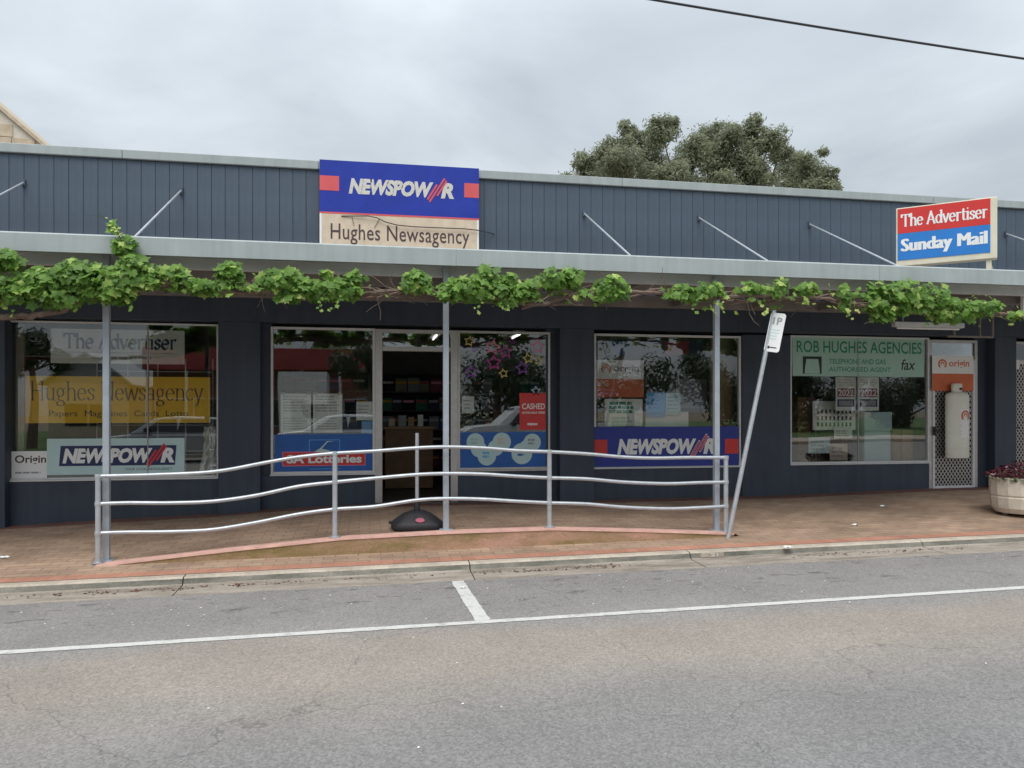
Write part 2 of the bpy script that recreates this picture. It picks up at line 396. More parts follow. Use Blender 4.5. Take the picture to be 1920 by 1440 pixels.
def paver_material(name, c1, c2, joint, scale_xy=(1, 1), dirt=0.35):
    m, n, l, b = nt_new(name)
    b.inputs['Roughness'].default_value = 0.8
    b.inputs['Specular IOR Level'].default_value = 0.35
    tc = n.new('ShaderNodeTexCoord')
    mp = n.new('ShaderNodeMapping'); mp.inputs['Scale'].default_value = (scale_xy[0], scale_xy[1], 1)
    l.new(tc.outputs['Object'], mp.inputs[0])
    br = n.new('ShaderNodeTexBrick')
    br.inputs['Scale'].default_value = 1.0
    br.inputs['Brick Width'].default_value = 0.23; br.inputs['Row Height'].default_value = 0.115
    br.inputs['Mortar Size'].default_value = 0.005; br.inputs['Mortar Smooth'].default_value = 0.3
    br.inputs['Color1'].default_value = c1 + (1,); br.inputs['Color2'].default_value = c2 + (1,)
    br.inputs['Mortar'].default_value = joint + (1,)
    l.new(mp.outputs[0], br.inputs['Vector'])
    nz = n.new('ShaderNodeTexNoise'); nz.inputs['Scale'].default_value = 1.1; nz.inputs['Detail'].default_value = 8; nz.inputs['Roughness'].default_value = 0.65
    l.new(tc.outputs['Object'], nz.inputs['Vector'])
    mr = n.new('ShaderNodeMapRange'); mr.inputs['From Min'].default_value = 0.3; mr.inputs['From Max'].default_value = 0.7
    mr.inputs['To Min'].default_value = 1 - dirt; mr.inputs['To Max'].default_value = 1 + dirt * 0.5
    l.new(nz.outputs['Fac'], mr.inputs['Value'])
    mm = n.new('ShaderNodeMixRGB'); mm.blend_type = 'MULTIPLY'; mm.inputs[0].default_value = 1
    l.new(br.outputs['Color'], mm.inputs[1]); l.new(mr.outputs[0], mm.inputs[2])
    nf = n.new('ShaderNodeTexNoise'); nf.inputs['Scale'].default_value = 45; nf.inputs['Detail'].default_value = 5
    l.new(tc.outputs['Object'], nf.inputs['Vector'])
    mf = n.new('ShaderNodeMapRange'); mf.inputs['To Min'].default_value = 0.75; mf.inputs['To Max'].default_value = 1.25
    l.new(nf.outputs['Fac'], mf.inputs['Value'])
    m2 = n.new('ShaderNodeMixRGB'); m2.blend_type = 'MULTIPLY'; m2.inputs[0].default_value = 1
    l.new(mm.outputs[0], m2.inputs[1]); l.new(mf.outputs[0], m2.inputs[2])
    l.new(m2.outputs[0], b.inputs['Base Color'])
    bp = n.new('ShaderNodeBump'); bp.inputs['Strength'].default_value = 0.6; bp.inputs['Distance'].default_value = 0.004; bp.invert = True
    l.new(br.outputs['Fac'], bp.inputs['Height']); l.new(bp.outputs[0], b.inputs['Normal'])
    return m

def two_tone(name, a, bcol, scale, lo=0.42, hi=0.6, rough=0.85, stretch=(1, 1, 1), fine=40):
    m, n, l, b = nt_new(name)
    b.inputs['Roughness'].default_value = rough
    tc = n.new('ShaderNodeTexCoord')
    mp = n.new('ShaderNodeMapping'); mp.inputs['Scale'].default_value = stretch
    l.new(tc.outputs['Object'], mp.inputs[0])
    nz = n.new('ShaderNodeTexNoise'); nz.inputs['Scale'].default_value = scale; nz.inputs['Detail'].default_value = 8; nz.inputs['Roughness'].default_value = 0.7
    l.new(mp.outputs[0], nz.inputs['Vector'])
    rp = n.new('ShaderNodeValToRGB'); rp.color_ramp.elements[0].position = lo; rp.color_ramp.elements[1].position = hi
    rp.color_ramp.elements[0].color = a + (1,); rp.color_ramp.elements[1].color = bcol + (1,)
    l.new(nz.outputs['Fac'], rp.inputs[0])
    nf = n.new('ShaderNodeTexNoise'); nf.inputs['Scale'].default_value = fine; nf.inputs['Detail'].default_value = 4
    l.new(tc.outputs['Object'], nf.inputs['Vector'])
    mf = n.new('ShaderNodeMapRange'); mf.inputs['To Min'].default_value = 0.7; mf.inputs['To Max'].default_value = 1.3
    l.new(nf.outputs['Fac'], mf.inputs['Value'])
    m2 = n.new('ShaderNodeMixRGB'); m2.blend_type = 'MULTIPLY'; m2.inputs[0].default_value = 1
    l.new(rp.outputs[0], m2.inputs[1]); l.new(mf.outputs[0], m2.inputs[2])
    l.new(m2.outputs[0], b.inputs['Base Color'])
    bp = n.new('ShaderNodeBump'); bp.inputs['Strength'].default_value = 0.35; bp.inputs['Distance'].default_value = 0.006
    l.new(nf.outputs['Fac'], bp.inputs['Height']); l.new(bp.outputs[0], b.inputs['Normal'])
    return m

M['road'] = road_material()
M['paver'] = paver_material('brown_pavers', (0.418, 0.295, 0.208), (0.325, 0.222, 0.156), (0.20, 0.14, 0.105))
M['border'] = paver_material('red_border_pavers', (0.46, 0.225, 0.155), (0.40, 0.19, 0.13), (0.30, 0.18, 0.13), (2.0, 0.5), 0.25)
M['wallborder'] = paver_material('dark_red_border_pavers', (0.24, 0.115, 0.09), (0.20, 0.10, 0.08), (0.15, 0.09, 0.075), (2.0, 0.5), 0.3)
M['kerb'] = two_tone('kerb_concrete', (0.30, 0.26, 0.21), (0.50, 0.43, 0.35), 3.0, 0.30, 0.60)
M['kerbface'] = two_tone('kerb_face_grime', (0.10, 0.098, 0.08), (0.25, 0.23, 0.19), 2.4, 0.36, 0.66, stretch=(0.8, 1, 3))
M['gutter'] = two_tone('gutter_concrete', (0.17, 0.14, 0.11), (0.34, 0.295, 0.25), 2.2, 0.35, 0.58, stretch=(0.7, 3, 1))
M['moss'] = two_tone('mossy_render', (0.21, 0.155, 0.055), (0.46, 0.27, 0.195), 1.2, 0.40, 0.64, stretch=(0.8, 1, 2.5))
M['paint'] = two_tone('worn_line_paint', (0.28, 0.27, 0.255), (0.54, 0.53, 0.50), 7.0, 0.28, 0.46, fine=60)

# ------------------------------------------------------------------ helpers: meshes
def world_loc(o):
    v = Vector((0, 0, 0))
    while o is not None:
        v += o.location
        o = o.parent
    return v

class MB:
    def __init__(self):
        self.v, self.f, self.m, self.t = [], [], [], []
    def add(self, vs, fs, mi=0, tint=None):
        k = len(self.v)
        self.v.extend([tuple(v) for v in vs])
        for f in fs:
            self.f.append(tuple(i + k for i in f)); self.m.append(mi)
            self.t.append(0.5 if tint is None else tint)
    def box(self, x0, x1, y0, y1, z0, z1, mi=0, xf=None):
        if x0 > x1: x0, x1 = x1, x0
        if y0 > y1: y0, y1 = y1, y0
        if z0 > z1: z0, z1 = z1, z0
        vs = [(x, y, z) for z in (z0, z1) for y in (y0, y1) for x in (x0, x1)]
        if xf: vs = [xf(Vector(v)) for v in vs]
        self.add(vs, [(0, 2, 3, 1), (4, 5, 7, 6), (0, 1, 5, 4), (2, 6, 7, 3), (0, 4, 6, 2), (1, 3, 7, 5)], mi)
    def prism(self, poly, y0, y1, mi=0, xf=None):
        """outline in x,z pushed from y0 to y1 (y0 in front)"""
        n = len(poly)
        vs = [Vector((x, y0, z)) for x, z in poly] + [Vector((x, y1, z)) for x, z in poly]
        if xf: vs = [xf(v) for v in vs]
        area = sum(poly[i][0] * poly[(i + 1) % n][1] - poly[(i + 1) % n][0] * poly[i][1] for i in range(n))
        fr = list(range(n)); bk = list(range(2 * n - 1, n - 1, -1))
        sides = [(i, i + n, (i + 1) % n + n, (i + 1) % n) for i in range(n)]
        fs = [tuple(fr), tuple(bk)] + sides
        if area < 0: fs = [tuple(reversed(f)) for f in fs]
        self.add(vs, fs, mi)
    def prism_x(self, poly, x0, x1, mi=0):
        """outline in y,z pushed along x"""
        n = len(poly)
        vs = [(x0, y, z) for y, z in poly] + [(x1, y, z) for y, z in poly]
        self.add(vs, [tuple(range(n)), tuple(range(2 * n - 1, n - 1, -1))] + [(i, i + n, (i + 1) % n + n, (i + 1) % n) for i in range(n)], mi)
    def tube(self, pts, r, n=8, mi=0, closed_ends=True):
        pts = [Vector(p) for p in pts]
        if not isinstance(r, (list, tuple)): r = [r] * len(pts)
        rings = []
        up = Vector((0, 0, 1))
        for i, p in enumerate(pts):
            d = (pts[min(i + 1, len(pts) - 1)] - pts[max(i - 1, 0)]).normalized()
            ref = up if abs(d.dot(up)) < 0.95 else Vector((0, 1, 0))
            a = d.cross(ref).normalized(); b = a.cross(d).normalized()
            rings.append([p + (a * math.cos(q) + b * math.sin(q)) * r[i] for q in [2 * math.pi * k / n for k in range(n)]])
        vs = [v for ring in rings for v in ring]
        fs = []
        for i in range(len(pts) - 1):
            for k in range(n):
                k2 = (k + 1) % n
                fs.append((i * n + k, i * n + k2, (i + 1) * n + k2, (i + 1) * n + k))
        if closed_ends:
            fs.append(tuple(range(n - 1, -1, -1))); fs.append(tuple((len(pts) - 1) * n + k for k in range(n)))
        self.add(vs, fs, mi)
    def lathe(self, prof, c, n=24, mi=0, squash=(1, 1), xf=None):
        vs = []
        for r, z in prof:
            for k in range(n):
                a = 2 * math.pi * k / n
                v = Vector((c[0] + r * math.cos(a) * squash[0], c[1] + r * math.sin(a) * squash[1], c[2] + z))
                vs.append(xf(v) if xf else v)
        fs = []
        for i in range(len(prof) - 1):
            for k in range(n):
                k2 = (k + 1) % n
                fs.append((i * n + k, i * n + k2, (i + 1) * n + k2, (i + 1) * n + k))
        fs.append(tuple(range(n - 1, -1, -1))); fs.append(tuple((len(prof) - 1) * n + k for k in range(n)))
        self.add(vs, fs, mi)
    def build(self, name, mats, parent=None, smooth=False, bevel=0.0, origin=None, tint=False):
        me = bpy.data.meshes.new(name)
        off = Vector((0, 0, 0))
        if parent is not None: off = world_loc(parent)
        elif origin is not None: off = Vector(origin)
        arr = [(v[0] - off.x, v[1] - off.y, v[2] - off.z) for v in self.v]
        me.from_pydata(arr, [], self.f)
        if not isinstance(mats, (list, tuple)): mats = [mats]
        for m_ in mats: me.materials.append(m_)
        if len(mats) > 1: me.polygons.foreach_set('material_index', self.m)
        if tint:
            at = me.attributes.new('tint', 'FLOAT', 'FACE')
            at.data.foreach_set('value', self.t)
        if smooth: me.polygons.foreach_set('use_smooth', [True] * len(me.polygons))
        me.update()
        o = bpy.data.objects.new(name, me)
        C.objects.link(o)
        if parent is not None: o.parent = parent
        elif origin is not None: o.location = off
        if bevel > 0:
            bv = o.modifiers.new('bevel', 'BEVEL'); bv.width = bevel; bv.segments = 2; bv.limit_method = 'ANGLE'
        if smooth:
            try: me.set_sharp_from_angle(angle=R(40))
            except Exception: pass
        return o

def tag(o, label, cat, group=None, kind=None):
    if label: o['label'] = label
    if cat: o['category'] = cat
    if group: o['group'] = group
    if kind: o['kind'] = kind
    return o

def thing(name, label, cat, loc=(0, 0, 0), group=None):
    o = bpy.data.objects.new(name, None)
    o.empty_display_size = 0.1
    o.location = loc
    C.objects.link(o)
    return tag(o, label, cat, group)

def structure(o):
    o['kind'] = 'structure'
    return o

def copy_tree(o, parent=None):
    c = o.copy(); C.objects.link(c); c.parent = parent
    for ch in list(o.children): copy_tree(ch, c)
    return c

# ------------------------------------------------------------------ helpers: lettering
def text_shape(s, bold=0.0, shear=0.0, spacing=1.0):
    cu = bpy.data.curves.new('t', 'FONT')
    cu.body = s; cu.size = 1.0; cu.offset = bold; cu.shear = shear; cu.space_character = spacing
    cu.resolution_u = 3; cu.fill_mode = 'FRONT' if hasattr(cu, 'fill_mode') else cu.fill_mode
    ob = bpy.data.objects.new('t', cu)
    C.objects.link(ob)
    dg = bpy.context.evaluated_depsgraph_get()
    me = bpy.data.meshes.new_from_object(ob.evaluated_get(dg))
    vs = [(v.co.x, v.co.y) for v in me.vertices]
    fs = [tuple(p.vertices) for p in me.polygons]
    bpy.data.objects.remove(ob); bpy.data.curves.remove(cu); bpy.data.meshes.remove(me)
    return vs, fs

def arc(cx, cy, rx, ry, a0, a1, n=9):
    return [(cx + rx * math.cos(R(a0 + (a1 - a0) * i / (n - 1))), cy + ry * math.sin(R(a0 + (a1 - a0) * i / (n - 1)))) for i in range(n)]

NIB = {   # strokes of a serif hand: (advance, [polylines], [serif feet], ...)
 'T': (0.84, [[(0.02, 0.95), (0.80, 0.95)], [(0.41, 0.97), (0.41, 0)], [(0.03, 0.97), (0.03, 0.76)], [(0.79, 0.97), (0.79, 0.76)]], [(0.41, 0)]),
 'h': (0.68, [[(0.13, 1), (0.13, 0)], arc(0.34, 0.42, 0.20, 0.23, 160, 0), [(0.54, 0.42), (0.54, 0)]], [(0.13, 0), (0.54, 0), (0.07, 1)]),
 'e': (0.62, [[(0.08, 0.36), (0.52, 0.36)], arc(0.30, 0.33, 0.24, 0.32, 8, 320, 14)], []),
 'A': (0.86, [[(0.08, 0), (0.42, 1)], [(0.40, 1), (0.76, 0)], [(0.2, 0.33), (0.62, 0.33)]], [(0.08, 0), (0.76, 0)]),
 'd': (0.68, [arc(0.29, 0.33, 0.23, 0.32, 0, 360, 16), [(0.54, 1), (0.54, 0)]], [(0.58, 0), (0.50, 1)]),
 'v': (0.60, [[(0.04, 0.66), (0.28, 0)], [(0.28, 0), (0.54, 0.66)]], [(0.05, 0.66), (0.53, 0.66)]),
 'r': (0.50, [[(0.15, 0.66), (0.15, 0)], arc(0.36, 0.40, 0.21, 0.24, 150, 60, 6)], [(0.15, 0), (0.10, 0.66)]),
 't': (0.44, [[(0.2, 0.88), (0.2, 0.12), (0.28, 0.03), (0.42, 0.06)], [(0.03, 0.64), (0.40, 0.64)]], []),
 'i': (0.32, [[(0.16, 0.66), (0.16, 0)], [(0.13, 0.88), (0.19, 0.88)], [(0.13, 0.91), (0.19, 0.91)]], [(0.16, 0), (0.11, 0.66)]),
 's': (0.52, [[(0.43, 0.50), (0.40, 0.60), (0.25, 0.65), (0.11, 0.58), (0.09, 0.47), (0.20, 0.38), (0.36, 0.30), (0.43, 0.17), (0.36, 0.05), (0.22, 0.01), (0.10, 0.05), (0.06, 0.16)]], []),
 'u': (0.68, [[(0.13, 0.66), (0.13, 0.20), (0.2, 0.05), (0.33, 0.02), (0.48, 0.12)], [(0.52, 0.66), (0.52, 0)]], [(0.08, 0.66), (0.47, 0.66), (0.57, 0)]),
 'g': (0.62, [arc(0.27, 0.42, 0.19, 0.23, 0, 360, 14), [(0.42, 0.58), (0.58, 0.66)], [(0.18, 0.20), (0.12, 0.09), (0.22, 0.03), (0.44, -0.01)], arc(0.28, -0.15, 0.23, 0.14, 0, 360, 14)], []),
 'n': (0.68, [[(0.13, 0.66), (0.13, 0)], arc(0.34, 0.42, 0.20, 0.23, 160, 0), [(0.54, 0.42), (0.54, 0)]], [(0.13, 0), (0.54, 0), (0.08, 0.66)]),
 'w': (0.88, [[(0.04, 0.66), (0.22, 0)], [(0.22, 0), (0.43, 0.62)], [(0.43, 0.62), (0.62, 0)], [(0.62, 0), (0.84, 0.66)]], [(0.05, 0.66), (0.83, 0.66)]),
 'a': (0.60, [[(0.10, 0.52), (0.16, 0.63), (0.30, 0.65), (0.42, 0.58), (0.44, 0.45), (0.44, 0.06), (0.54, 0.02)], arc(0.26, 0.19, 0.18, 0.17, 0, 360, 12)], []),
 'c': (0.56, [arc(0.30, 0.33, 0.24, 0.32, 45, 320, 13)], []),
 'y': (0.60, [[(0.05, 0.66), (0.30, 0.02)], [(0.55, 0.66), (0.22, -0.22), (0.06, -0.27)]], [(0.06, 0.66), (0.53, 0.66)]),
 'H': (0.92, [[(0.15, 1), (0.15, 0)], [(0.75, 1), (0.75, 0)], [(0.15, 0.52), (0.75, 0.52)]], [(0.15, 0), (0.75, 0), (0.15, 1), (0.75, 1)]),
 'N': (0.92, [[(0.15, 1), (0.15, 0)], [(0.15, 1), (0.76, 0)], [(0.76, 1), (0.76, 0)]], [(0.15, 0), (0.10, 1), (0.76, 1)]),
 ' ': (0.32, [], []),
}
def nib_shape(s, nib=0.14, ang=12, thin=0.045, serif=0.10):
    """lettering written with a broad nib: thick stems, thin bars, slab feet; third value lifts strokes apart"""
    vs, fs = [], []
    x = 0.0
    nv = (math.cos(R(ang)) * nib / 2, math.sin(R(ang)) * nib / 2)
    k = 0
    for ch in s:
        adv, lines, feet = NIB[ch]
        for ln in lines:
            for (ax, ay), (bx, by) in zip(ln, ln[1:]):
                d = Vector((bx - ax, by - ay)); L = max(d.length, 1e-6); d /= L
                q = Vector((-d.y, d.x))
                w = max(abs(nv[0] * q.x + nv[1] * q.y), thin / 2) * q
                e = d * thin * 0.4
                b = len(vs); lift = (k % 9) * 0.00012; k += 1
                for px, py in ((ax - e.x - w.x, ay - e.y - w.y), (bx + e.x - w.x, by + e.y - w.y), (bx + e.x + w.x, by + e.y + w.y), (ax - e.x + w.x, ay - e.y + w.y)):
                    vs.append((x + px, py, lift))
                fs.append((b, b + 1, b + 2, b + 3))
        for fx, fy in feet:
            b = len(vs); lift = (k % 9) * 0.00012; k += 1
            h = thin if fy < 0.3 else -thin
            for px, py in ((fx - serif - nib * 0.3, fy), (fx + serif + nib * 0.3, fy), (fx + serif + nib * 0.3, fy + h), (fx - serif - nib * 0.3, fy + h)):
                vs.append((x + px, py, lift))
            fs.append((b, b + 1, b + 2, b + 3))
        x += adv
    return vs, fs

def put_shape(mb, shape, x0, x1, z0, z1, Y, mi=0, xf=None, lean=0.0):
    """fit a flat shape into a box of the plane Y, facing -Y"""
    vs, fs = shape
    if not vs: return
    ax = [v[0] + lean * v[1] for v in vs]; ay = [v[1] for v in vs]
    sx = (x1 - x0) / (max(ax) - min(ax)); sz = (z1 - z0) / (max(ay) - min(ay))
    out = []
    for i, v in enumerate(vs):
        lift = v[2] if len(v) > 2 else 0.0
        p = Vector((x0 + (ax[i] - min(ax)) * sx, Y - lift, z0 + (ay[i] - min(ay)) * sz))
        out.append(xf(p) if xf else p)
    ff = []
    for f in fs:
        a = sum(vs[f[i]][0] * vs[f[(i + 1) % len(f)]][1] - vs[f[(i + 1) % len(f)]][0] * vs[f[i]][1] for i in range(len(f)))
        ff.append(f if a > 0 else tuple(reversed(f)))
    mb.add(out, ff, mi)

def lettering(parent, s, x0, x1, z0, z1, Y, m, bold=0.0, shear=0.0, spacing=1.0, nib=None, xf=None, name='lettering'):
    mb = MB()
    shp = nib_shape(s, **nib) if nib is not None else text_shape(s, bold, shear, spacing)
    put_shape(mb, shp, x0, x1, z0, z1, Y, 0, xf)
    return mb.build(name, m, parent)

def panel(parent, name, x0, x1, z0, z1, Y, m, xf=None, t=0.0008):
    """thin printed patch whose face is at Y"""
    mb = MB(); mb.box(x0, x1, Y, Y + t, z0, z1, 0, xf)
    return mb.build(name, m, parent)

def sub(box, fx0, fx1, fz0, fz1):
    x0, x1, z0, z1 = box
    return x0 + (x1 - x0) * fx0, x0 + (x1 - x0) * fx1, z0 + (z1 - z0) * fz0, z0 + (z1 - z0) * fz1

def disc_poly(cx, cz, r, n=22, rz=None):
    rz = r if rz is None else rz
    return [(cx + r * math.cos(2 * math.pi * i / n), cz + rz * math.sin(2 * math.pi * i / n)) for i in range(n)]

def ring_mesh(mb, cx, cz, r0, r1, Y, a0, a1, n=18, mi=0, xf=None):
    vs = []
    for i in range(n + 1):
        a = R(a0 + (a1 - a0) * i / n)
        for r in (r0, r1):
            p = Vector((cx + r * math.cos(a), Y, cz + r * math.sin(a))); vs.append(xf(p) if xf else p)
    mb.add(vs, [(2 * i, 2 * i + 2, 2 * i + 3, 2 * i + 1) if a1 < a0 else (2 * i, 2 * i + 1, 2 * i + 3, 2 * i + 2) for i in range(n)], mi)

def bolt_logo(parent, box, Y, letters, outline, xf=None):
    """slanted heavy capitals with a red three-stroke flash standing in for the E"""
    x0, x1, z0, z1 = box
    w, h = x1 - x0, z1 - z0
    lettering(parent, 'NEWSPOW', x0, x0 + w * 0.800, z0, z1, Y, letters, bold=0.055, shear=0.22, spacing=0.96, xf=xf)
    lettering(parent, 'R', x0 + w * 0.872, x1, z0, z1, Y, letters, bold=0.055, shear=0.22, xf=xf)
    cx = x0 + w * 0.835
    for k, (grow, m, dy) in enumerate(((0.022 * h / 0.2, outline, 0.0010), (0.0, M['red'] if letters is M['white'] else M['pinkred'], 0.0020))):
        mb = MB()
        g = h * 0.045 if k == 0 else 0.0
        for j, (ox, oz, ln) in enumerate(((-0.046, -0.13, 0.74), (0.0, 0.0, 1.20), (0.046, 0.13, 0.74))):
            a = Vector((cx + ox * w - 0.060 * w * ln, z0 + h * (0.5 + oz - 0.60 * ln)))
            b = Vector((cx + ox * w + 0.060 * w * ln, z0 + h * (0.5 + oz + 0.60 * ln)))
            d = (b - a).normalized(); q = Vector((-d.y, d.x)) * (h * 0.115 + g); e = d * g
            pts = [a - e - q * 0.5, b + e - q * 0.25, b + e + q * 0.5, a - e + q * 0.25]
            vs = [Vector((p.x, Y - dy - j * 0.0002, p.y)) for p in pts]
            mb.add([xf(v) for v in vs] if xf else vs, [(0, 1, 2, 3)])
        mb.build('flash', m, parent)

def sun_logo(parent, box, Y, ring, ink, word='origin', xf=None, bold=0.02):
    """ring open at the bottom with a small arch inside, and the word beside it"""
    x0, x1, z0, z1 = box
    h = z1 - z0
    cx, cz = x0 + h * 0.5, (z0 + z1) / 2
    mb = MB()
    ring_mesh(mb, cx, cz, h * 0.33, h * 0.5, Y, -50, 230, 22, 0, xf)
    ring_mesh(mb, cx, cz, h * 0.12, h * 0.24, Y - 0.0003, -30, 210, 14, 0, xf)
    mb.build('logo', ring, parent)
    if word: lettering(parent, word, x0 + h * 1.25, x1, z0 + h * 0.05, z1 - h * 0.1, Y, ink, bold=bold, xf=xf)

def board(name, label, cat, box, Y, m, t=0.006, group=None, xf=None, edge=None):
    """a flat printed sheet or sign with thickness: its root and its sheet; face at Y"""
    x0, x1, z0, z1 = box
    loc = Vector(((x0 + x1) / 2, Y, z0))
    if xf: loc = xf(loc)
    r = thing(name, label, cat, loc, group)
    mb = MB(); mb.box(x0, x1, Y, Y + t, z0, z1, 0, xf)
    mb.build('sheet', m, r)
    return r

# ================================================================== THE SETTING
XA, XB = -70.0, 70.0
def xs_list(a, b, fine=(-8, 14), step=0.5):
    out = [a]
    x = fine[0]
    while x <= fine[1] + 1e-6: out.append(x); x += step
    out.append(b)
    return [q for q in sorted(set(out)) if a <= q <= b]

def sheet(name, xs, ys, zf, m, kind='structure'):
    mb = MB()
    vs = [(x, y, zf(x, y)) for y in ys for x in xs]
    n = len(xs)
    fs = [(j * n + i, j * n + i + 1, (j + 1) * n + i + 1, (j + 1) * n + i) for j in range(len(ys) - 1) for i in range(n - 1)]
    mb.add(vs, fs)
    o = mb.build(name, m)
    o['kind'] = kind
    return o

sheet('ground', [-400, -70, 70, 400], [-400, -60, 60, 400], lambda x, y: -0.75 + SLOPE * max(-90, min(90, x)), M['dirt'])
road = sheet('road', xs_list(XA, XB), [-17.6, -12, -8, -7.4, -5, -3.5], lambda x, y: z_road(x, y), M['road'])

# painted lines: long parking line and one bay mark
mb = MB()
def ribbon(mb, a, b, w, lift=0.004, n=24):
    a, b = Vector(a), Vector(b); d = (b - a).normalized(); q = Vector((-d.y, d.x)) * w / 2
    vs = []
    for i in range(n + 1):
        p = a.lerp(b, i / n)
        for s in (-1, 1):
            j = 1 + random.uniform(-0.10, 0.10)
            x, y = p.x + q.x * s * j, p.y + q.y * s * j
            vs.append((x, y, z_road(x, y) + lift))
    mb.add(vs, [(2 * i, 2 * i + 2, 2 * i + 3, 2 * i + 1) for i in range(n)])
LINE_Y = -4.94
ribbon(mb, (-40, LINE_Y), (40, LINE_Y), 0.085, n=1200)
line = mb.build('parking_line', M['paint']); structure(line)
mb = MB()
ribbon(mb, (P(905, 1160, LINE_Y + 0.05).x, LINE_Y + 0.046), (P(857, 1088, -3.50).x, -3.52), 0.115, n=30)
structure(mb.build('bay_mark', M['paint']))

# gutter apron with the kerb, cast in lengths with open joints
kerb_root = thing('kerb', None, None); structure(kerb_root)
del_keys = [k for k in ('label', 'category') if k in kerb_root.keys()]
joints = [-30, P(349, 1090, -3.0).x, P(878, 1060, -3.0).x, P(1285, 1040, -3.0).x, P(1715, 1015, -3.0).x, 9.6, 30]
joints = joints[:1] + [joints[1] - 3.2 * k for k in (3, 2, 1)] + joints[1:]
def kerb_len(x0, x1):
    mb = MB()
    prof = [(-3.5, 0.004), (-3.16, 0.014), (-3.135, 0.024), (-3.115, 0.068), (-3.09, 0.081), (-3.0, 0.084), (-2.985, 0.0), (-2.985, -0.15), (-3.5, -0.15)]
    vs = []
    nn = max(1, int((x1 - x0) / 1.0))
    for i in range(nn + 1):
        x = x0 + (x1 - x0) * i / nn
        for y, dz in prof: vs.append((x, y, z_road(x, -3.4) + dz))
    k = len(prof)
    fs = [(i * k + j, (i + 1) * k + j, (i + 1) * k + (j + 1) % k, i * k + (j + 1) % k) for i in range(nn) for j in range(k)]
    fs += [tuple(range(k)), tuple(nn * k + j for j in range(k - 1, -1, -1))]
    mb.add(vs, fs)
    # concrete kerb on top, stained gutter below
    mb.m = [(1 if (q % k) in (0, 1) else 2 if (q % k) == 2 else 0) if q < nn * k else 2 for q in range(len(fs))]
    o = mb.build('kerb_length', [M['kerb'], M['gutter'], M['kerbface']], kerb_root)
    return o
for a, b in zip(joints, joints[1:]):
    kerb_len(a + 0.005, b - 0.005)
# faded number plate in the kerb face
mb = MB()
kp = P(1335, 1045, -3.13)
mb.prism([(kp.x - 0.13, z_road(kp.x) + 0.02), (kp.x + 0.13, z_road(kp.x) + 0.02), (kp.x + 0.12, z_road(kp.x) + 0.064), (kp.x - 0.12, z_road(kp.x) + 0.064)], -3.145, -3.11)
kpo = mb.build('kerb_outlet', M['kerb'], kerb_root)
lettering(kpo, '21', kp.x - 0.02, kp.x + 0.06, z_road(kp.x) + 0.025, z_road(kp.x) + 0.06, -3.147, M['oldwhite'], bold=0.02)

# footpath: brick pavers, a red border course by the kerb and by the wall
xs = xs_list(-30, 30, (-9, 14), 0.25)
xs = sorted(set(xs + [a for a, _ in EDGE_Z] + [4.16]))
sheet('footpath', xs, [-2.80, RET_Y], lambda x, y: z_path(x, y) + 0.001, M['paver'])
sheet('footpath_upper', xs, [RET_Y + 0.001, -1.8, -1.2, -0.6, -0.15], lambda x, y: z_path(x, y) + 0.001, M['paver'])
sheet('border_course', xs, [-2.985, -2.80], lambda x, y: z_path(x, y) + 0.001, M['border'])
sheet('wall_course', xs, [-0.15, 0.2], lambda x, y: z_path(x, min(y, 0)) + 0.001, M['wallborder'])

# low retaining edge of the ramp
rt = thing('ramp_edge_wall', 'low pink-capped mossy retaining edge along the raised ramp', 'retaining wall', (-0.3, RET_Y, -0.25))
ex = [-2.64 + 0.12 * i for i in range(int((4.17 + 2.64) / 0.12) + 1)]
mb = MB()
vs, fs = [], []
for x in ex:
    zt, zb = max(z_edge(x), z_strip(x)), z_strip(x) - 0.05
    for y, z in ((RET_Y - 0.03, zb), (RET_Y - 0.03, zt + 0.002), (RET_Y + 0.05, zt + 0.002), (RET_Y + 0.05, zb)): vs.append((x, y, z))
for i in range(len(ex) - 1):
    for j in range(4): fs.append((i * 4 + j, (i + 1) * 4 + j, (i + 1) * 4 + (j + 1) % 4, i * 4 + (j + 1) % 4))
fs += [(0, 1, 2, 3), tuple(len(vs) - 4 + j for j in (3, 2, 1, 0))]
mb.add(vs, fs); mb.build('render_face', M['moss'], rt)
mb = MB()
vs, fs = [], []
for x in ex:
    zt = max(z_edge(x), z_strip(x))
    for y, z in ((RET_Y - 0.038, zt - 0.012), (RET_Y - 0.034, zt + 0.008), (RET_Y + 0.13, zt + 0.008), (RET_Y + 0.13, zt - 0.02)): vs.append((x, y, z))
for i in range(len(ex) - 1):
    for j in range(4): fs.append((i * 4 + j, (i + 1) * 4 + j, (i + 1) * 4 + (j + 1) % 4, i * 4 + (j + 1) % 4))
fs += [(0, 1, 2, 3), tuple(len(vs) - 4 + j for j in (3, 2, 1, 0))]
mb.add(vs, fs); mb.build('cap', M['cap'], rt)

# ================================================================== THE SHOP
GY = 0.18            # glass line; the piers stand 0.18 m proud of it
HEAD = 2.42
shop = thing('shop_building', 'low slate-grey shop with a flat clad parapet and five display windows', 'building', (2.5, 0.2, 0))
XL, XR = -7.5, 14.0
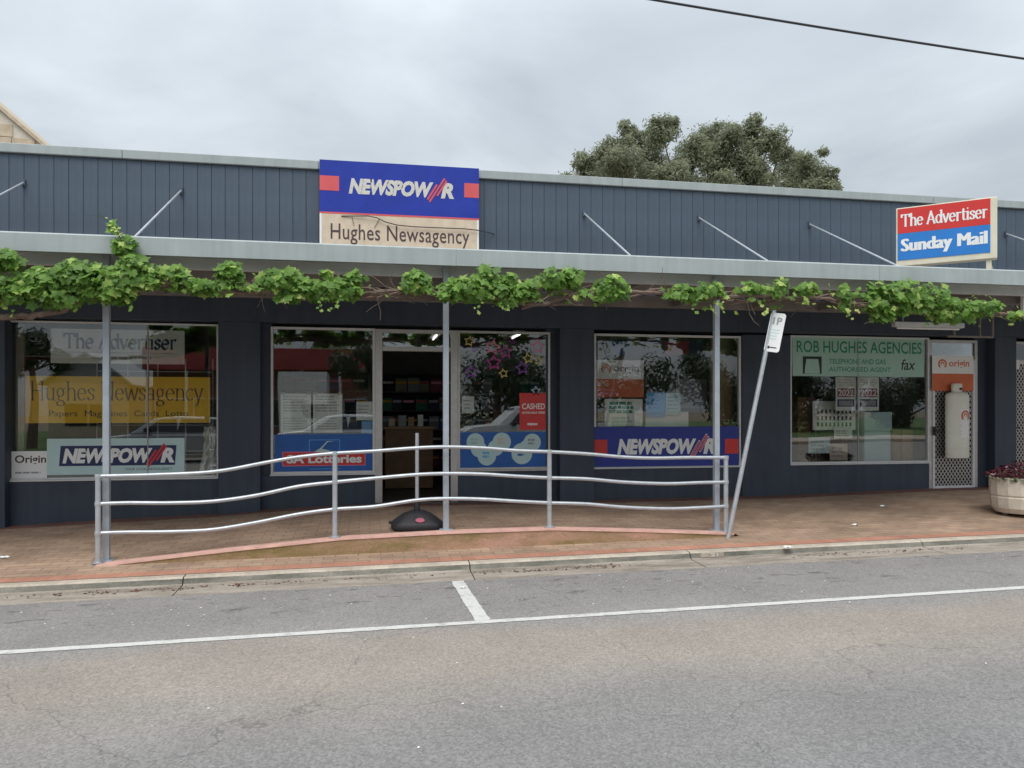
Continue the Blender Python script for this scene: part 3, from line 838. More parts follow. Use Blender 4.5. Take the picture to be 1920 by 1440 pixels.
# openings from left to right: (x0, x1, sill)
W = {
 'w1': (P(10, 700, GY).x, P(410, 700, GY).x, 0.40),
 'w2': (P(508, 700, GY).x, P(703, 700, GY).x, 0.425),
 'dr': (P(703, 700, GY).x, P(858, 700, GY).x, 0.0),
 'w3': (P(858, 700, GY).x, P(1031, 700, GY).x, 0.445),
 'w4': (P(1113, 700, GY).x, P(1388, 700, GY).x, 0.455),
 'w5': (P(1480, 700, GY).x, P(1740, 700, GY).x, 0.47),
 'sd': (P(1740, 700, GY).x, P(1832, 700, GY).x, 0.05),
}
HD = {'w1': 2.425, 'w2': 2.41, 'dr': 2.405, 'w3': 2.405, 'w4': 2.40, 'w5': 2.43, 'sd': 2.41}
def wall_box(name, x0, x1, y0, y1, z0, z1, m=None, bev=0.006):
    mb = MB(); mb.box(x0, x1, y0, y1, z0, z1)
    return mb.build(name, m or M['wall'], shop, bevel=bev)
# piers between the openings
piers = [(XL, P(9, 800, 0).x), (P(409, 800, 0).x, P(488, 800, 0).x), (P(1050, 800, 0).x, P(1114, 800, 0).x),
         (P(1866, 800, 0).x, P(1906, 800, 0).x), (11.1, XR)]
for a, b in piers: wall_box('pier', a, b, 0.0, 0.42, -0.6, HEAD + 0.03)
mb = MB(); mb.box(P(1389, 800, GY).x, P(1479, 800, GY).x, GY - 0.05, 0.42, -0.6, HEAD); mb.build('pier', M['wall'], shop)
mb = MB(); mb.box(XL, XR, 0.003, 0.42, HEAD + 0.03, 3.0); mb.build('lintel', M['wall'], shop, bevel=0.006)
# stall boards below the glass
for k in ('w1', 'w2', 'w3', 'w4', 'w5'):
    a, b, s = W[k]
    wall_box('stall_board', a - 0.02 if k != 'w2' else a - 0.12, b + 0.02 if k not in ('w2', 'w5') else b, GY - 0.03, 0.40, -0.6, s - 0.02)
# filler strips beside the openings, in the glass line
for a, b in ((piers[1][1], W['w2'][0] + 0.01), (W['w3'][1] - 0.01, piers[2][0]), (W['sd'][1] - 0.005, piers[3][0])):
    if b > a: wall_box('wall_strip', a - 0.05, b, GY + 0.0, 0.40, -0.6, HEAD + 0.03, bev=0)
# parapet: upper wall, boards and capping
mb = MB(); mb.box(XL, XR, 0.012, 0.25, 3.0, 4.49); mb.build('parapet_wall', M['wall'], shop)
clad = thing('cladding', None, None, (2.5, 0, 3.0)); clad.parent = shop; clad.location = (0, -0.2, 3.0)
bw = 0.171
mbb = MB(); prof = [(-bw / 2 + 0.0012, 0.010), (-bw / 2 + 0.0022, -0.010), (-bw / 2 + 0.008, -0.013), (bw / 2 - 0.008, -0.013), (bw / 2 - 0.0022, -0.010), (bw / 2 - 0.0012, 0.010)]
vs = [(x, y, z) for z in (0.0, 1.485) for x, y in prof]
mbb.add(vs, [(i, i + 1, i + 7, i + 6) for i in range(5)] + [(5, 0, 6, 11), (0, 1, 2, 3, 4, 5)[::-1], (6, 7, 8, 9, 10, 11)])
cl0 = mbb.build('cladding_board', M['clad'], None)
cl0.parent = clad
nb_ = int((XR - XL) / bw)
for i in range(nb_):
    o = cl0 if i == 0 else cl0.copy()
    if i: C.objects.link(o)
    o.location = (XL + bw * (i + 0.5) - 2.5, random.uniform(-0.0012, 0.0012), 0.0)
mb = MB()
seg = [XL, -3.1, P(598, 300, -0.05).x - 0.002, P(1167, 345, -0.05).x, 8.6, XR]
for a, b in zip(seg, seg[1:]):
    m2 = MB(); m2.box(a + 0.002, b - 0.002, -0.05, 0.32, 4.495, 4.61); m2.build('capping', M['trim'], shop, bevel=0.008)
mb = MB(); mb.box(XL, XR, 0.33, 9.0, 3.75, 3.85); mb.build('roof', M['roof'], shop)
# the room behind the glass
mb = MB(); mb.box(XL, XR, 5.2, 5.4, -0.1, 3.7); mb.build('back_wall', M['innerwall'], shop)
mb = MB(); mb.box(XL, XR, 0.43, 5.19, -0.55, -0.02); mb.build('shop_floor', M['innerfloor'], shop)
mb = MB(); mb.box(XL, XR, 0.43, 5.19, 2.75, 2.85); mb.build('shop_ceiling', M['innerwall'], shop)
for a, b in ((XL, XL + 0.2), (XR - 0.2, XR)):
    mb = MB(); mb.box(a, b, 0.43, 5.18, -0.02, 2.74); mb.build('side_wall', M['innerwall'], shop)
for x in (piers[1][0] + 0.15, P(1430, 700, GY).x, P(1745, 700, GY).x):
    mb = MB(); mb.box(x, x + 0.1, 0.44, 3.2 if x < 0 else 5.17, -0.02, 2.74); mb.build('partition', M['innerwall'], shop)

def window(k, mull=(), fr=0.032, sill=True, framemat=None, right=True):
    a, b, s = W[k]; top = HD[k]
    fm = framemat or M['whitealu']
    root = bpy.data.objects.new('window', None); C.objects.link(root); root.parent = shop
    cx = (a + b) / 2
    root.location = Vector((cx, GY, s)) - shop.location
    bars = [(a, a + fr, s, top), (a + fr, b - fr, top - fr, top), (a + fr, b - fr, s, s + fr)]
    if right: bars.append((b - fr, b, s, top))
    
    for x0, x1, z0, z1 in bars:
        mb = MB(); mb.box(x0, x1, GY - 0.03, GY + 0.045, z0, z1); mb.build('frame', fm, root, bevel=0.003)
    for x in mull:
        mb = MB(); mb.box(x - 0.007, x + 0.007, GY - 0.004, GY + 0.02, s + fr, top - fr); mb.build('joint_bar', M['grey'], root)
    edges = [a + fr] + [x for x in mull] + [b - fr]
    for i, (x0, x1) in enumerate(zip(edges, edges[1:])):
        mb = MB(); mb.box(x0 + (0.013 if i else 0.001), x1 - 0.001 - (0.012 if i < len(edges) - 2 else 0), GY + 0.004, GY + 0.010, s + fr + 0.001, top - fr - 0.001)
        mb.m = [0 if f == 2 else 1 for f in range(6)]
        mb.build('pane', [M['glass'], M['clear']], root)
    if sill:
        mb = MB(); mb.box(a - 0.01, b + 0.01, GY - 0.055, GY + 0.0, s - 0.022, s - 0.001); mb.build('sill', fm, root, bevel=0.004)
    return root
window('w1', mull=(P(277, 700, GY).x,), fr=0.022)
window('w2')
window('w3', framemat=M['alu'])
window('w4')
window('w5', mull=(P(1609, 700, GY).x,), fr=0.024)

# entrance: aluminium jambs, transom with a glazed light above, open doorway
a, b, s = W['dr']
ent = bpy.data.objects.new('entrance', None); C.objects.link(ent); ent.parent = shop
ent.location = Vector(((a + b) / 2, GY, 0)) - shop.location
zt = P(780, 655, GY).z
for x0, x1, z0, z1, nm in ((a + 0.002, a + 0.10, 0.01, 2.405, 'jamb'), (b - 0.10, b - 0.002, 0.01, 2.405, 'jamb'), (a + 0.10, b - 0.10, 2.355, 2.405, 'head_rail'), (a + 0.10, b - 0.10, zt - 0.03, zt + 0.03, 'transom')):
    mb = MB(); mb.box(x0, x1, GY - 0.04, GY + 0.06, z0, z1); mb.build(nm, M['alu'], ent, bevel=0.004)
mb = MB(); mb.box(a + 0.101, b - 0.101, GY + 0.004, GY + 0.010, zt + 0.031, 2.354); mb.build('pane', M['glass'], ent)
mb = MB(); mb.box(a - 0.02, b + 0.02, GY - 0.06, 0.42, -0.3, 0.008); mb.build('threshold', M['innerfloor'], ent)

# security doors of diamond mesh
def security_door(a, b, z0, z1, y, latch_left=True, full=True):
    d = bpy.data.objects.new('security_door', None); C.objects.link(d); d.parent = shop
    d.location = Vector(((a + b) / 2, y, z0)) - shop.location
    fw = 0.045
    outer = 0.05
    top = z1
    for x0, x1, q0, q1 in ((a, a + outer, z0, top), (b - outer, b, z0, top), (a + outer, b - outer, top - 0.045, top)):
        mb = MB(); mb.box(x0, x1, y - 0.02, y + 0.08, q0, q1); mb.build('door_frame', M['alu'], d, bevel=0.004)
    ia, ib, iz0, iz1 = a + outer + 0.006, b - outer - 0.006, z0 + 0.015, top - 0.32
    for x0, x1, q0, q1 in ((ia, ia + fw, iz0, iz1), (ib - fw, ib, iz0, iz1), (ia + fw, ib - fw, iz0, iz0 + fw), (ia + fw, ib - fw, iz1 - fw, iz1)):
        mb = MB(); mb.box(x0, x1, y - 0.03, y + 0.0, q0, q1); mb.build('stile', M['whitealu'], d, bevel=0.004)
    # mesh
    mb = MB()
    gx0, gx1, gz0, gz1 = ia + fw, ib - fw, iz0 + fw, iz1 - fw
    pw, ph, th = 0.062, 0.088, 0.0065
    sl = ph / pw
    L = (gz1 - gz0) / sl
    k = 0
    for s in (1, -1):
        x = gx0 - L if s == 1 else gx0
        while x < (gx1 if s == 1 else gx1 + L):
            # line from (x, gz0) with slope s*sl, clipped to the frame
            pts = []
            xa, xb = max(gx0, x if s == 1 else x - L), min(gx1, x + L if s == 1 else x)
            if xb > xa + 0.004:
                za = gz0 + (xa - x) * sl * s; zb = gz0 + (xb - x) * sl * s
                if min(za, zb) > gz0 - 0.02 and max(za, zb) < gz1 + 0.02:
                    dd = Vector((xb - xa, zb - za)).normalized(); q = Vector((-dd.y, dd.x)) * th
                    yy = y - 0.018 + (0.003 if s == 1 else 0.0)
                    vs = [(xa - q.x, yy, za - q.y), (xb - q.x, yy, zb - q.y), (xb + q.x, yy, zb + q.y), (xa + q.x, yy, za + q.y)]
                    vs += [(v[0], yy + 0.0025, v[2]) for v in vs]
                    mb.add(vs, [(0, 1, 2, 3), (7, 6, 5, 4), (0, 4, 5, 1), (3, 2, 6, 7)])
            x += pw
    mb.build('diamond_mesh', M['alu'], d)
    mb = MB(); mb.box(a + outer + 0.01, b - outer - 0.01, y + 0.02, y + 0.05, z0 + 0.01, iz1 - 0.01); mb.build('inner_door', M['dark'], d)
    mb = MB(); mb.box(a + outer, b - outer, y + 0.006, y + 0.012, iz1 + 0.02, top - 0.046); mb.build('fanlight', M['glass'], d)
    mb = MB(); mb.box(a + outer, b - outer, y - 0.015, y + 0.06, iz1 + 0.001, iz1 + 0.019); mb.build('transom', M['alu'], d)
    lx = ia - 0.005 if latch_left else ib - fw
    mb = MB(); mb.box(lx, lx + 0.055, y - 0.05, y - 0.031, z0 + 0.86, z0 + 1.0); mb.box(lx + 0.01, lx + 0.10, y - 0.075, y - 0.055, z0 + 0.92, z0 + 0.945); mb.box(lx + 0.012, lx + 0.032, y - 0.056, y - 0.049, z0 + 0.92, z0 + 0.945)
    mb.build('latch', M['black'], d, bevel=0.004)
    return d
a, b, s = W['sd']
security_door(a + 0.004, b - 0.006, s - 0.02, 2.405, GY)
x2 = piers[3][1] + 0.005
security_door(x2, x2 + 0.88, 0.075, 2.40, GY)
mb = MB(); mb.box(x2 + 0.02, x2 + 0.14, GY - 0.09, GY - 0.035, 1.95, 2.10); lb = mb.build('notice_box', M['white'], None, bevel=0.006, origin=(x2 + 0.08, GY - 0.03, 1.95))
tag(lb, 'small white box at the head of the mesh door at the right edge', 'box')
for x0, x1 in ((x2 + 0.88, 11.1),):
    wall_box('wall_strip', x0, x1 - 0.0, GY, 0.40, -0.5, HEAD + 0.03, bev=0)

# ================================================================== THE AWNING
FY = -2.47           # face of the fascia
aw = thing('awning', 'flat steel street awning with pale fascia, posts and stay rods', 'awning', (2.5, -1.2, 2.83))
mb = MB(); 
fs_seg = [XL - 0.5, -4.2, 0.9, 5.9, XR + 0.5]
for a, b in zip(fs_seg, fs_seg[1:]):
    m2 = MB()
    poly = [(FY, 2.815), (FY, 2.985), (FY + 0.015, 3.0), (FY + 0.10, 3.0), (FY + 0.10, 2.985), (FY + 0.02, 2.98), (FY + 0.02, 2.835), (FY + 0.06, 2.83), (FY + 0.06, 2.815)]
    m2.prism_x(poly, a + 0.0015, b - 0.0015)
    m2.build('fascia', M['trim'], aw)
# profiled roof sheet
mb = MB(); n = int((XR - XL) / 0.1)
vs, fs = [], []
for i in range(n * 2 + 1):
    x = XL + i * 0.05
    z = 0.018 * (1 if (i // 2) % 2 else 0)
    for y, zz in ((FY + 0.12, 2.875), (-0.02, 2.935)): vs.append((x, y, zz + z))
fs = [(2 * i, 2 * i + 2, 2 * i + 3, 2 * i + 1) for i in range(n * 2)]
mb.add(vs, fs); 
k = len(mb.v); mb.add([(v[0], v[1], v[2] + 0.004) for v in vs], [tuple(reversed(f)) for f in fs])
mb.build('roof_sheet', M['soffit'], aw)
# beams
for y0, y1, z0, z1, m_ in ((FY + 0.30, FY + 0.36, 2.74, 2.868, M['beam']), (-1.3, -1.24, 2.76, 2.89, M['soffit']), (-0.10, -0.02, 2.76, 2.92, M['soffit'])):
    m2 = MB(); m2.box(XL, XR, y0, y1, z0, z1); m2.build('beam', m_, aw, bevel=0.004)
x = XL + 0.3
while x < XR:
    m2 = MB(); m2.box(x, x + 0.05, FY + 0.364, -0.104, 2.775, 2.865); m2.build('joist', M['soffit'], aw)
    x += 1.15
PY = -2.24
for px, py in ((200, 1052), (836, 997), (1343, 995)):
    p = P(px, py, PY)
    z0 = z_path(p.x, PY) - 0.02
    m2 = MB(); m2.box(p.x - 0.031, p.x + 0.031, PY - 0.031, PY + 0.031, z0, 2.86); o = m2.build('post', M['postpaint'], aw, bevel=0.006)
    m2 = MB(); m2.box(p.x - 0.07, p.x + 0.07, PY - 0.07, PY + 0.07, z0 + 0.012, z0 + 0.032); m2.build('base_plate', M['postpaint'], aw)
for px, py in ((45, 342), (340, 357), (1095, 400), (1310, 408), (1517, 420), (1885, 438)):
    p = P(px, py, -0.02)
    m2 = MB()
    m2.tube([(p.x, -0.02, p.z), (p.x, FY + 0.16, 2.93)], 0.013, 8); m2.build('stay_rod', M['galv'], aw, smooth=True)
    m2 = MB(); m2.box(p.x - 0.02, p.x + 0.02, -0.05, -0.013, p.z - 0.05, p.z + 0.03); m2.build('rod_bracket', M['clad'], aw)

# bare steel frame of an old light box and bracket under the awning by the mesh door
hb = thing('light_fitting', 'bare white batten light under the awning near the mesh door', 'light', P(1730, 605, -1.0))
q0, q1 = P(1675, 610, -1.0), P(1805, 600, -1.0)
m2 = MB(); m2.box(q0.x, q1.x, -1.04, -0.96, q0.z - 0.02, q0.z + 0.05); m2.build('tray', M['beam'], hb, bevel=0.006)
m2 = MB(); m2.tube([(q0.x + 0.06, -1.0, q0.z - 0.035), (q1.x - 0.06, -1.0, q0.z - 0.035)], 0.014, 8); m2.build('tube', M['white'], hb, smooth=True)
m2 = MB()
for xx in (q0.x + 0.15, q1.x - 0.15): m2.tube([(xx, -1.0, q0.z + 0.05), (xx, -1.0, 2.88)], 0.008, 6)
m2.build('hanger', M['galv'], hb)
hb = thing('bracket_frame', 'open square metal bracket frame hanging above the mesh door', 'bracket', P(1825, 630, -0.5))
r0 = rect(1787, 596, 1862, 630, -0.5)
m2 = MB(); t = 0.014
for x0, x1, z0, z1 in ((r0[0], r0[0] + 2 * t, r0[2], 2.87), (r0[1] - 2 * t, r0[1], r0[2], 2.87), (r0[0] - 0.1, r0[1], r0[2] - 2 * t, r0[2] - 0.001), ((r0[0] + r0[1]) / 2 + 0.1, (r0[0] + r0[1]) / 2 + 0.12, r0[2], r0[3] + 0.1)):
    m2.box(x0, x1, -0.52, -0.49, z0, z1)
m2.build('frame', M['soffit'], hb)
# white hanging blade at the right edge
p = P(1921, 570, -2.0)
m2 = MB(); m2.box(p.x - 0.04, p.x + 0.3, -2.02, -1.98, p.z - 0.12, 2.83); o = m2.build('hanging_sign', M['white'], None, origin=(p.x, -2.0, p.z))
tag(o, 'white board hanging from the awning at the right edge of the photo', 'sign')

# ================================================================== ROOF SIGNS
x0, x1 = P(599, 400, -0.12).x, P(898, 400, -0.12).x
sg = thing('fascia_sign', 'large blue and cream shop sign on the parapet above the entrance', 'sign', ((x0 + x1) / 2, -0.12, 3.2))
Ys = -0.13
zsplit = P(750, 405, Ys).z
m2 = MB(); m2.box(x0, x1, Ys, -0.055, 3.10, 4.60); m2.build('backing', M['trim'], sg, bevel=0.004)
m2 = MB(); m2.box(x0 + 0.002, x1 - 0.002, Ys - 0.010, Ys - 0.001, zsplit + 0.012, 4.598); m2.build('blue_panel', M['blue'], sg)
m2 = MB(); m2.box(x0 + 0.002, x1 - 0.002, Ys - 0.010, Ys - 0.001, 3.102, zsplit - 0.012); m2.build('cream_panel', M['aged'], sg)
m2 = MB(); m2.box(x0 + 0.001, x1 - 0.001, Ys - 0.012, Ys - 0.001, zsplit - 0.011, zsplit + 0.011); m2.build('red_rule', M['pinkred'], sg)
F = Ys - 0.012
for fx0, fx1 in ((0.0, 0.118), (0.905, 1.0)):
    b_ = sub((x0 + 0.004, x1 - 0.004, zsplit, 4.598), fx0, fx1, 0.42, 0.70)
    panel(sg, 'red_block', *b_, F, M['pinkred'])
bolt_logo(sg, sub((x0, x1, zsplit, 4.598), 0.178, 0.838, 0.375, 0.68), F - 0.001, M['oldwhite'], M['pinkred'])
c0, c1 = P(620, 440, F).x, P(880, 440, F).x
lettering(sg, 'Hughes Newsagency', c0, c1, P(750, 462, F).z, P(750, 424, F).z, F - 0.001, M['ink'], bold=0.004, spacing=1.04)
for s_ in (0, 1):
    xx = x0 + 0.006 if s_ == 0 else x1 - 0.03
    m2 = MB(); m2.box(xx, xx + 0.024, F - 0.002, F + 0.001, 3.102, zsplit - 0.013); m2.build('edge_strip', M['white'], sg)
m2 = MB()
pts = [P(a_, b_, F - 0.03) for a_, b_ in ((640, 404), (690, 405), (706, 408), (722, 416), (745, 422), (775, 425), (820, 427), (870, 429), (899, 432), (930, 434))]
pts[0].y = F - 0.003; pts[-1].y = -0.02
m2.tube(pts, 0.007, 6); 
m2.tube([P(660, 407, F - 0.006), P(664, 424, F - 0.006)], 0.003, 5); m2.tube([P(711, 411, F - 0.006), P(702, 427, F - 0.006)], 0.003, 5)
m2.build('loose_cable', M['cable'], sg, smooth=True)

# red and blue light box standing across the awning
SLY, SRY = -1.38, -2.14
pl, pr = P(1680, 440, SLY), P(1870, 440, SRY)
dirv = Vector((pr.x - pl.x, pr.y - pl.y, 0)); Lb = dirv.length; dirv.normalize()
nrm = Vector((dirv.y, -dirv.x, 0))          # towards the viewer
zb, zt2 = P(1680, 500, SLY).z, P(1680, 391, SLY).z
Hb = zt2 - zb
def lbx(v): # local x along box, y depth (front = 0, negative towards viewer), z up from the bottom
    f = v.x / Lb
    return Vector((pl.x, pl.y, 0)) + dirv * v.x - nrm * v.y + Vector((0, 0, zb + v.z))
ls = thing('light_box_sign', 'red and blue box sign with cream edge standing on the awning', 'sign', (pl + pr) / 2 * 1.0)
ls.location.z = 2.95
m2 = MB(); m2.box(0, Lb, 0, 0.16, 0, Hb, 0, lbx); m2.build('case', M['cream'], ls, bevel=0.008)
zl = Hb * 0.10; zm = Hb * 0.56
m2 = MB(); m2.box(0.02, Lb - 0.075, -0.006, -0.001, zm, Hb - 0.015, 0, lbx); m2.build('red_face', M['red'], ls)
m2 = MB(); m2.box(0.02, Lb - 0.075, -0.006, -0.001, zl, zm - 0.004, 0, lbx); m2.build('blue_face', M['skyblue'], ls)
lettering(ls, 'The Advertiser', Lb * 0.05, Lb * 0.91, zm + Hb * 0.10, zm + Hb * 0.10 + Hb * 0.235, -0.008, M['white'], nib=dict(nib=0.19, ang=6, thin=0.075, serif=0.055), xf=lbx)
mb = MB()
for k, dx in enumerate((0.0, 0.008, 0.016, 0.024)):      # heavy strokes: the same letters laid side by side
    put_shape(mb, text_shape('Sunday Mail', 0.0, 0.0, 1.02), Lb * 0.05 + dx, Lb * 0.91 - 0.024 + dx, zl + Hb * 0.08, zl + Hb * 0.36, -0.008 - 0.0003 * k, 0, lbx)
mb.build('lettering', M['white'], ls)
for lx in (0.15, Lb - 0.12):
    m2 = MB(); m2.box(lx, lx + 0.06, 0.03, 0.09, 2.90 - zb, -0.001, 0, lbx); m2.build('leg', M['cream'], ls)
m2 = MB(); m2.tube([lbx(Vector((Lb - 0.09, 0.10, -0.02))), lbx(Vector((Lb + 0.02, 0.30, 2.94 - zb)))], 0.016, 6); m2.build('brace', M['cream'], ls)

# ================================================================== HANDRAIL, POLE SIGN, STAND, PLANTER
RY = -2.345
hr = thing('handrail', 'galvanised three-rail handrail following the ramp in front of the shop', 'handrail', (0.8, RY, -0.1))
def smooth_path(pts, n=6):
    """Catmull-Rom through the points"""
    out = []
    for i in range(len(pts) - 1):
        p0, p1, p2, p3 = pts[max(i - 1, 0)], pts[i], pts[i + 1], pts[min(i + 2, len(pts) - 1)]
        for k in range(n):
            t = k / n
            out.append(0.5 * ((2 * p1) + (p2 - p0) * t + (2 * p0 - 5 * p1 + 4 * p2 - p3) * t * t + (3 * p1 - p0 - 3 * p2 + p3) * t ** 3))
    out.append(pts[-1])
    return out
rails = [
 [(180, 893), (300, 890), (405, 884), (500, 867), (560, 857), (628, 850), (700, 846), (780, 840), (836, 838), (905, 840), (970, 845), (1030, 847), (1100, 851), (1170, 857), (1230, 859), (1290, 858), (1364, 858)],
 [(180, 945), (240, 943), (320, 943), (400, 940), (480, 929), (560, 912), (628, 904), (700, 897), (780, 890), (836, 888), (905, 889), (970, 893), (1030, 896), (1100, 898), (1170, 904), (1250, 907), (1310, 905), (1364, 904)],
 [(180, 1000), (240, 998), (320, 997), (400, 993), (480, 980), (560, 964), (628, 955), (700, 950), (780, 938), (836, 935), (905, 936), (970, 940), (1030, 943), (1100, 945), (1170, 951), (1250, 954), (1310, 952), (1364, 949)],
]
for rl in rails:
    pts = smooth_path([P(a_, b_, RY) for a_, b_ in rl])
    for i, p in enumerate(pts): p.y += 0.004 * math.sin(i * 0.37)
    m2 = MB(); m2.tube(pts, 0.0205, 10); m2.build('rail', M['galv'], hr, smooth=True)
for px, top in ((184, 892), (628, 850), (1030, 847), (1361, 857)):
    p = P(px, top, RY)
    zb_ = z_path(p.x, RY) - 0.03
    m2 = MB(); m2.tube([(p.x, RY, zb_), (p.x, RY, p.z + 0.016)], 0.027, 12); m2.build('post', M['galv'], hr, smooth=True)
    m2 = MB(); m2.lathe([(0.062, 0.0), (0.062, 0.012), (0.03, 0.016)], (p.x, RY, zb_ + 0.038), 14); m2.build('flange', M['galv'], hr)
    for rl in rails:
        zr_ = min((P(a_, b_, RY) for a_, b_ in rl), key=lambda v: abs(v.x - p.x)).z
        m2 = MB(); m2.lathe([(0.031, -0.022), (0.033, 0.0), (0.031, 0.022)], (p.x, RY, zr_), 12); m2.build('weld_collar', M['galv'], hr)
    for bx_, by_ in ((-0.045, -0.03), (0.045, -0.03)):
        m2 = MB(); m2.lathe([(0.011, 0.0), (0.011, 0.012)], (p.x + bx_, RY + by_, zb_ + 0.05), 6); m2.build('bolt', M['soffit'], hr)

# leaning parking sign
p0, p1 = P(1366, 1004, -2.50), P(1440, 655, -2.50)
p2 = P(1452, 580, -2.50)
ps = thing('parking_sign', 'leaning steel pole carrying a narrow white parking sign', 'sign', p0)
up = (p2 - p0).normalized()
m2 = MB(); m2.tube([p0 - up * 0.05, p0.lerp(p2, 0.5), p2 - up * 0.02], 0.026, 12); m2.build('pole', M['galv'], ps, smooth=True)
m2 = MB(); m2.lathe([(0.026, 0), (0.026, 0.006), (0.004, 0.008)], (0, 0, 0), 10, 0, (1, 1), lambda v: p2 - up * 0.02 + v); m2.build('pole_cap', M['galv'], ps)
side = Vector((math.cos(R(-38)), math.sin(R(-38)), 0)); side = (side - up * side.dot(up)).normalized()
fn = side.cross(up).normalized()
if fn.y > 0: fn = -fn
bo = p1 + side * 0.045
def blade(v): return bo + side * v.x + up * (v.z - 0.03) - fn * v.y
m2 = MB(); hw = 0.084
poly = [(-hw + 0.02, 0), (hw - 0.02, 0), (hw, 0.02), (hw, 0.43), (hw - 0.02, 0.45), (-hw + 0.02, 0.45), (-hw, 0.43), (-hw, 0.02)]
m2.prism(poly, -0.034, -0.030, 0, blade); bl = m2.build('blade', M['white'], ps)
Yb = -0.0355
lettering(bl, '1P', -0.045, 0.055, 0.315, 0.40, Yb, M['grey'], bold=0.03, xf=blade)
m2 = MB()
for z in (0.25, 0.215, 0.18, 0.145): m2.box(-0.05, 0.05 - 0.02 * (z < 0.2), Yb, Yb + 0.0006, z, z + 0.009, 0, blade)
m2.build('small_print', M['aqua'], bl)
m2 = MB(); m2.prism([(-0.058, 0.05), (-0.03, 0.072), (-0.03, 0.056), (0.05, 0.056), (0.05, 0.044), (-0.03, 0.044), (-0.03, 0.028)], Yb, Yb + 0.0006, 0, blade); m2.build('arrow', M['black'], bl)
m2 = MB()
for z in (0.10, 0.36): m2.box(-0.06, 0.03, -0.029, 0.012, z, z + 0.02, 0, blade)
m2.build('clamp', M['galv'], ps)

# flag stand: black weighted base with a short pole
fb = P(782, 990, -2.02)
zf = z_path(fb.x, -2.0)
fl = thing('flag_stand', 'black weighted plastic flag base with a bare steel pole', 'stand', (fb.x, -2.02, zf))
m2 = MB()
rows = [(0.265, 0.20, 0.0), (0.285, 0.215, 0.02), (0.285, 0.215, 0.065), (0.265, 0.20, 0.085), (0.16, 0.12, 0.165), (0.07, 0.06, 0.20)]
vs, fs = [], []
ns = 28
for rx, ry, z in rows:
    for k in range(ns):
        a_ = 2 * math.pi * k / ns
        e = 4.0
        ca, sa = math.cos(a_), math.sin(a_)
        r_ = 1.0 / (abs(ca) ** e + abs(sa) ** e) ** (1 / e)
        vs.append((fb.x + rx * r_ * ca, -2.02 + ry * r_ * sa, zf + z))
for i in range(len(rows) - 1):
    for k in range(ns): fs.append((i * ns + k, i * ns + (k + 1) % ns, (i + 1) * ns + (k + 1) % ns, (i + 1) * ns + k))
fs += [tuple(range(ns - 1, -1, -1)), tuple((len(rows) - 1) * ns + k for k in range(ns))]
m2.add(vs, fs); m2.build('base', M['rubber'], fl, smooth=True)
m2 = MB(); m2.tube([(fb.x, -2.02, zf + 0.19), (fb.x, -2.02, zf + 0.33)], 0.034, 12); m2.build('socket', M['rubber'], fl, smooth=True)
m2 = MB(); m2.tube([(fb.x, -2.02, zf + 0.32), (fb.x, -2.02, P(782, 812, -2.02).z)], 0.021, 12); m2.build('pole', M['galv'], fl, smooth=True)
m2 = MB()
m2.prism(disc_poly(fb.x + 0.02, zf + 0.115, 0.05, 14, 0.022), -2.225, -2.150); m2.build('badge', M['pink'], fl)
m2 = MB(); m2.box(fb.x - 0.31, fb.x - 0.27, -2.06, -1.98, zf + 0.06, zf + 0.085); m2.build('handle', M['rubber'], fl, bevel=0.008)

# planter with dark red flowers
pc = P(1916, 940, -1.95)
zp = z_path(pc.x, -1.95)
pl_ = thing('planter', 'round cream concrete planter of dark red flowers at the right edge', 'planter', (pc.x, -1.95, zp))
prof = [(0.20, 0.03), (0.30, 0.035), (0.345, 0.10), (0.365, 0.235), (0.355, 0.245), (0.355, 0.255), (0.366, 0.265), (0.37, 0.46), (0.375, 0.49), (0.345, 0.49), (0.335, 0.44)]
m2 = MB(); m2.lathe(prof, (pc.x, -1.95, zp), 16); m2.build('bowl', M['planter'], pl_, bevel=0.004)
m2 = MB(); m2.lathe([(0.33, 0.42), (0.33, 0.445), (0.1, 0.455)], (pc.x, -1.95, zp), 16); m2.build('soil', M['soil'], pl_)
for a_ in (40, 160, 280):
    m2 = MB(); m2.lathe([(0.03, 0.0), (0.03, 0.045)], (pc.x + 0.2 * math.cos(R(a_)), -1.95 + 0.2 * math.sin(R(a_)), zp - 0.005), 8); m2.build('foot', M['galv'], pl_)

def leaf_quad(mb, c, n, size, tint, lobes=None, curl=0.25, asp=1.0):
    """one leaf: a lobed fan folded about its rib"""
    n = n.normalized()
    ref = Vector((random.uniform(-1, 1), random.uniform(-1, 1), random.uniform(-1, 1)))
    a = n.cross(ref)
    if a.length < 1e-3: a = n.cross(Vector((1, 0, 0)))
    a.normalize(); b = n.cross(a)
    vs, k = [c], 0
    for ang, r in lobes:
        x, y = r * math.cos(R(ang)) * asp, r * math.sin(R(ang))
        vs.append(c + (a * x + b * y) * size + n * (-curl * abs(x) * size))
    m_ = len(lobes)
    mb.add(vs, [(0, 1 + i, 1 + (i + 1) % m_) for i in range(m_)], 0, tint)
GRAPE = [(90, 1.0), (62, 0.62), (38, 0.92), (5, 0.60), (-28, 0.80), (-70, 0.45), (-90, 0.18), (-110, 0.45), (208, 0.80), (175, 0.60), (142, 0.92), (118, 0.62)]
LANCE = [(90, 1.0), (0, 0.30), (-90, 1.0), (180, 0.30)]
OVAL = [(90, 1.0), (30, 0.55), (-30, 0.55), (-90, 0.9), (210, 0.55), (150, 0.55)]

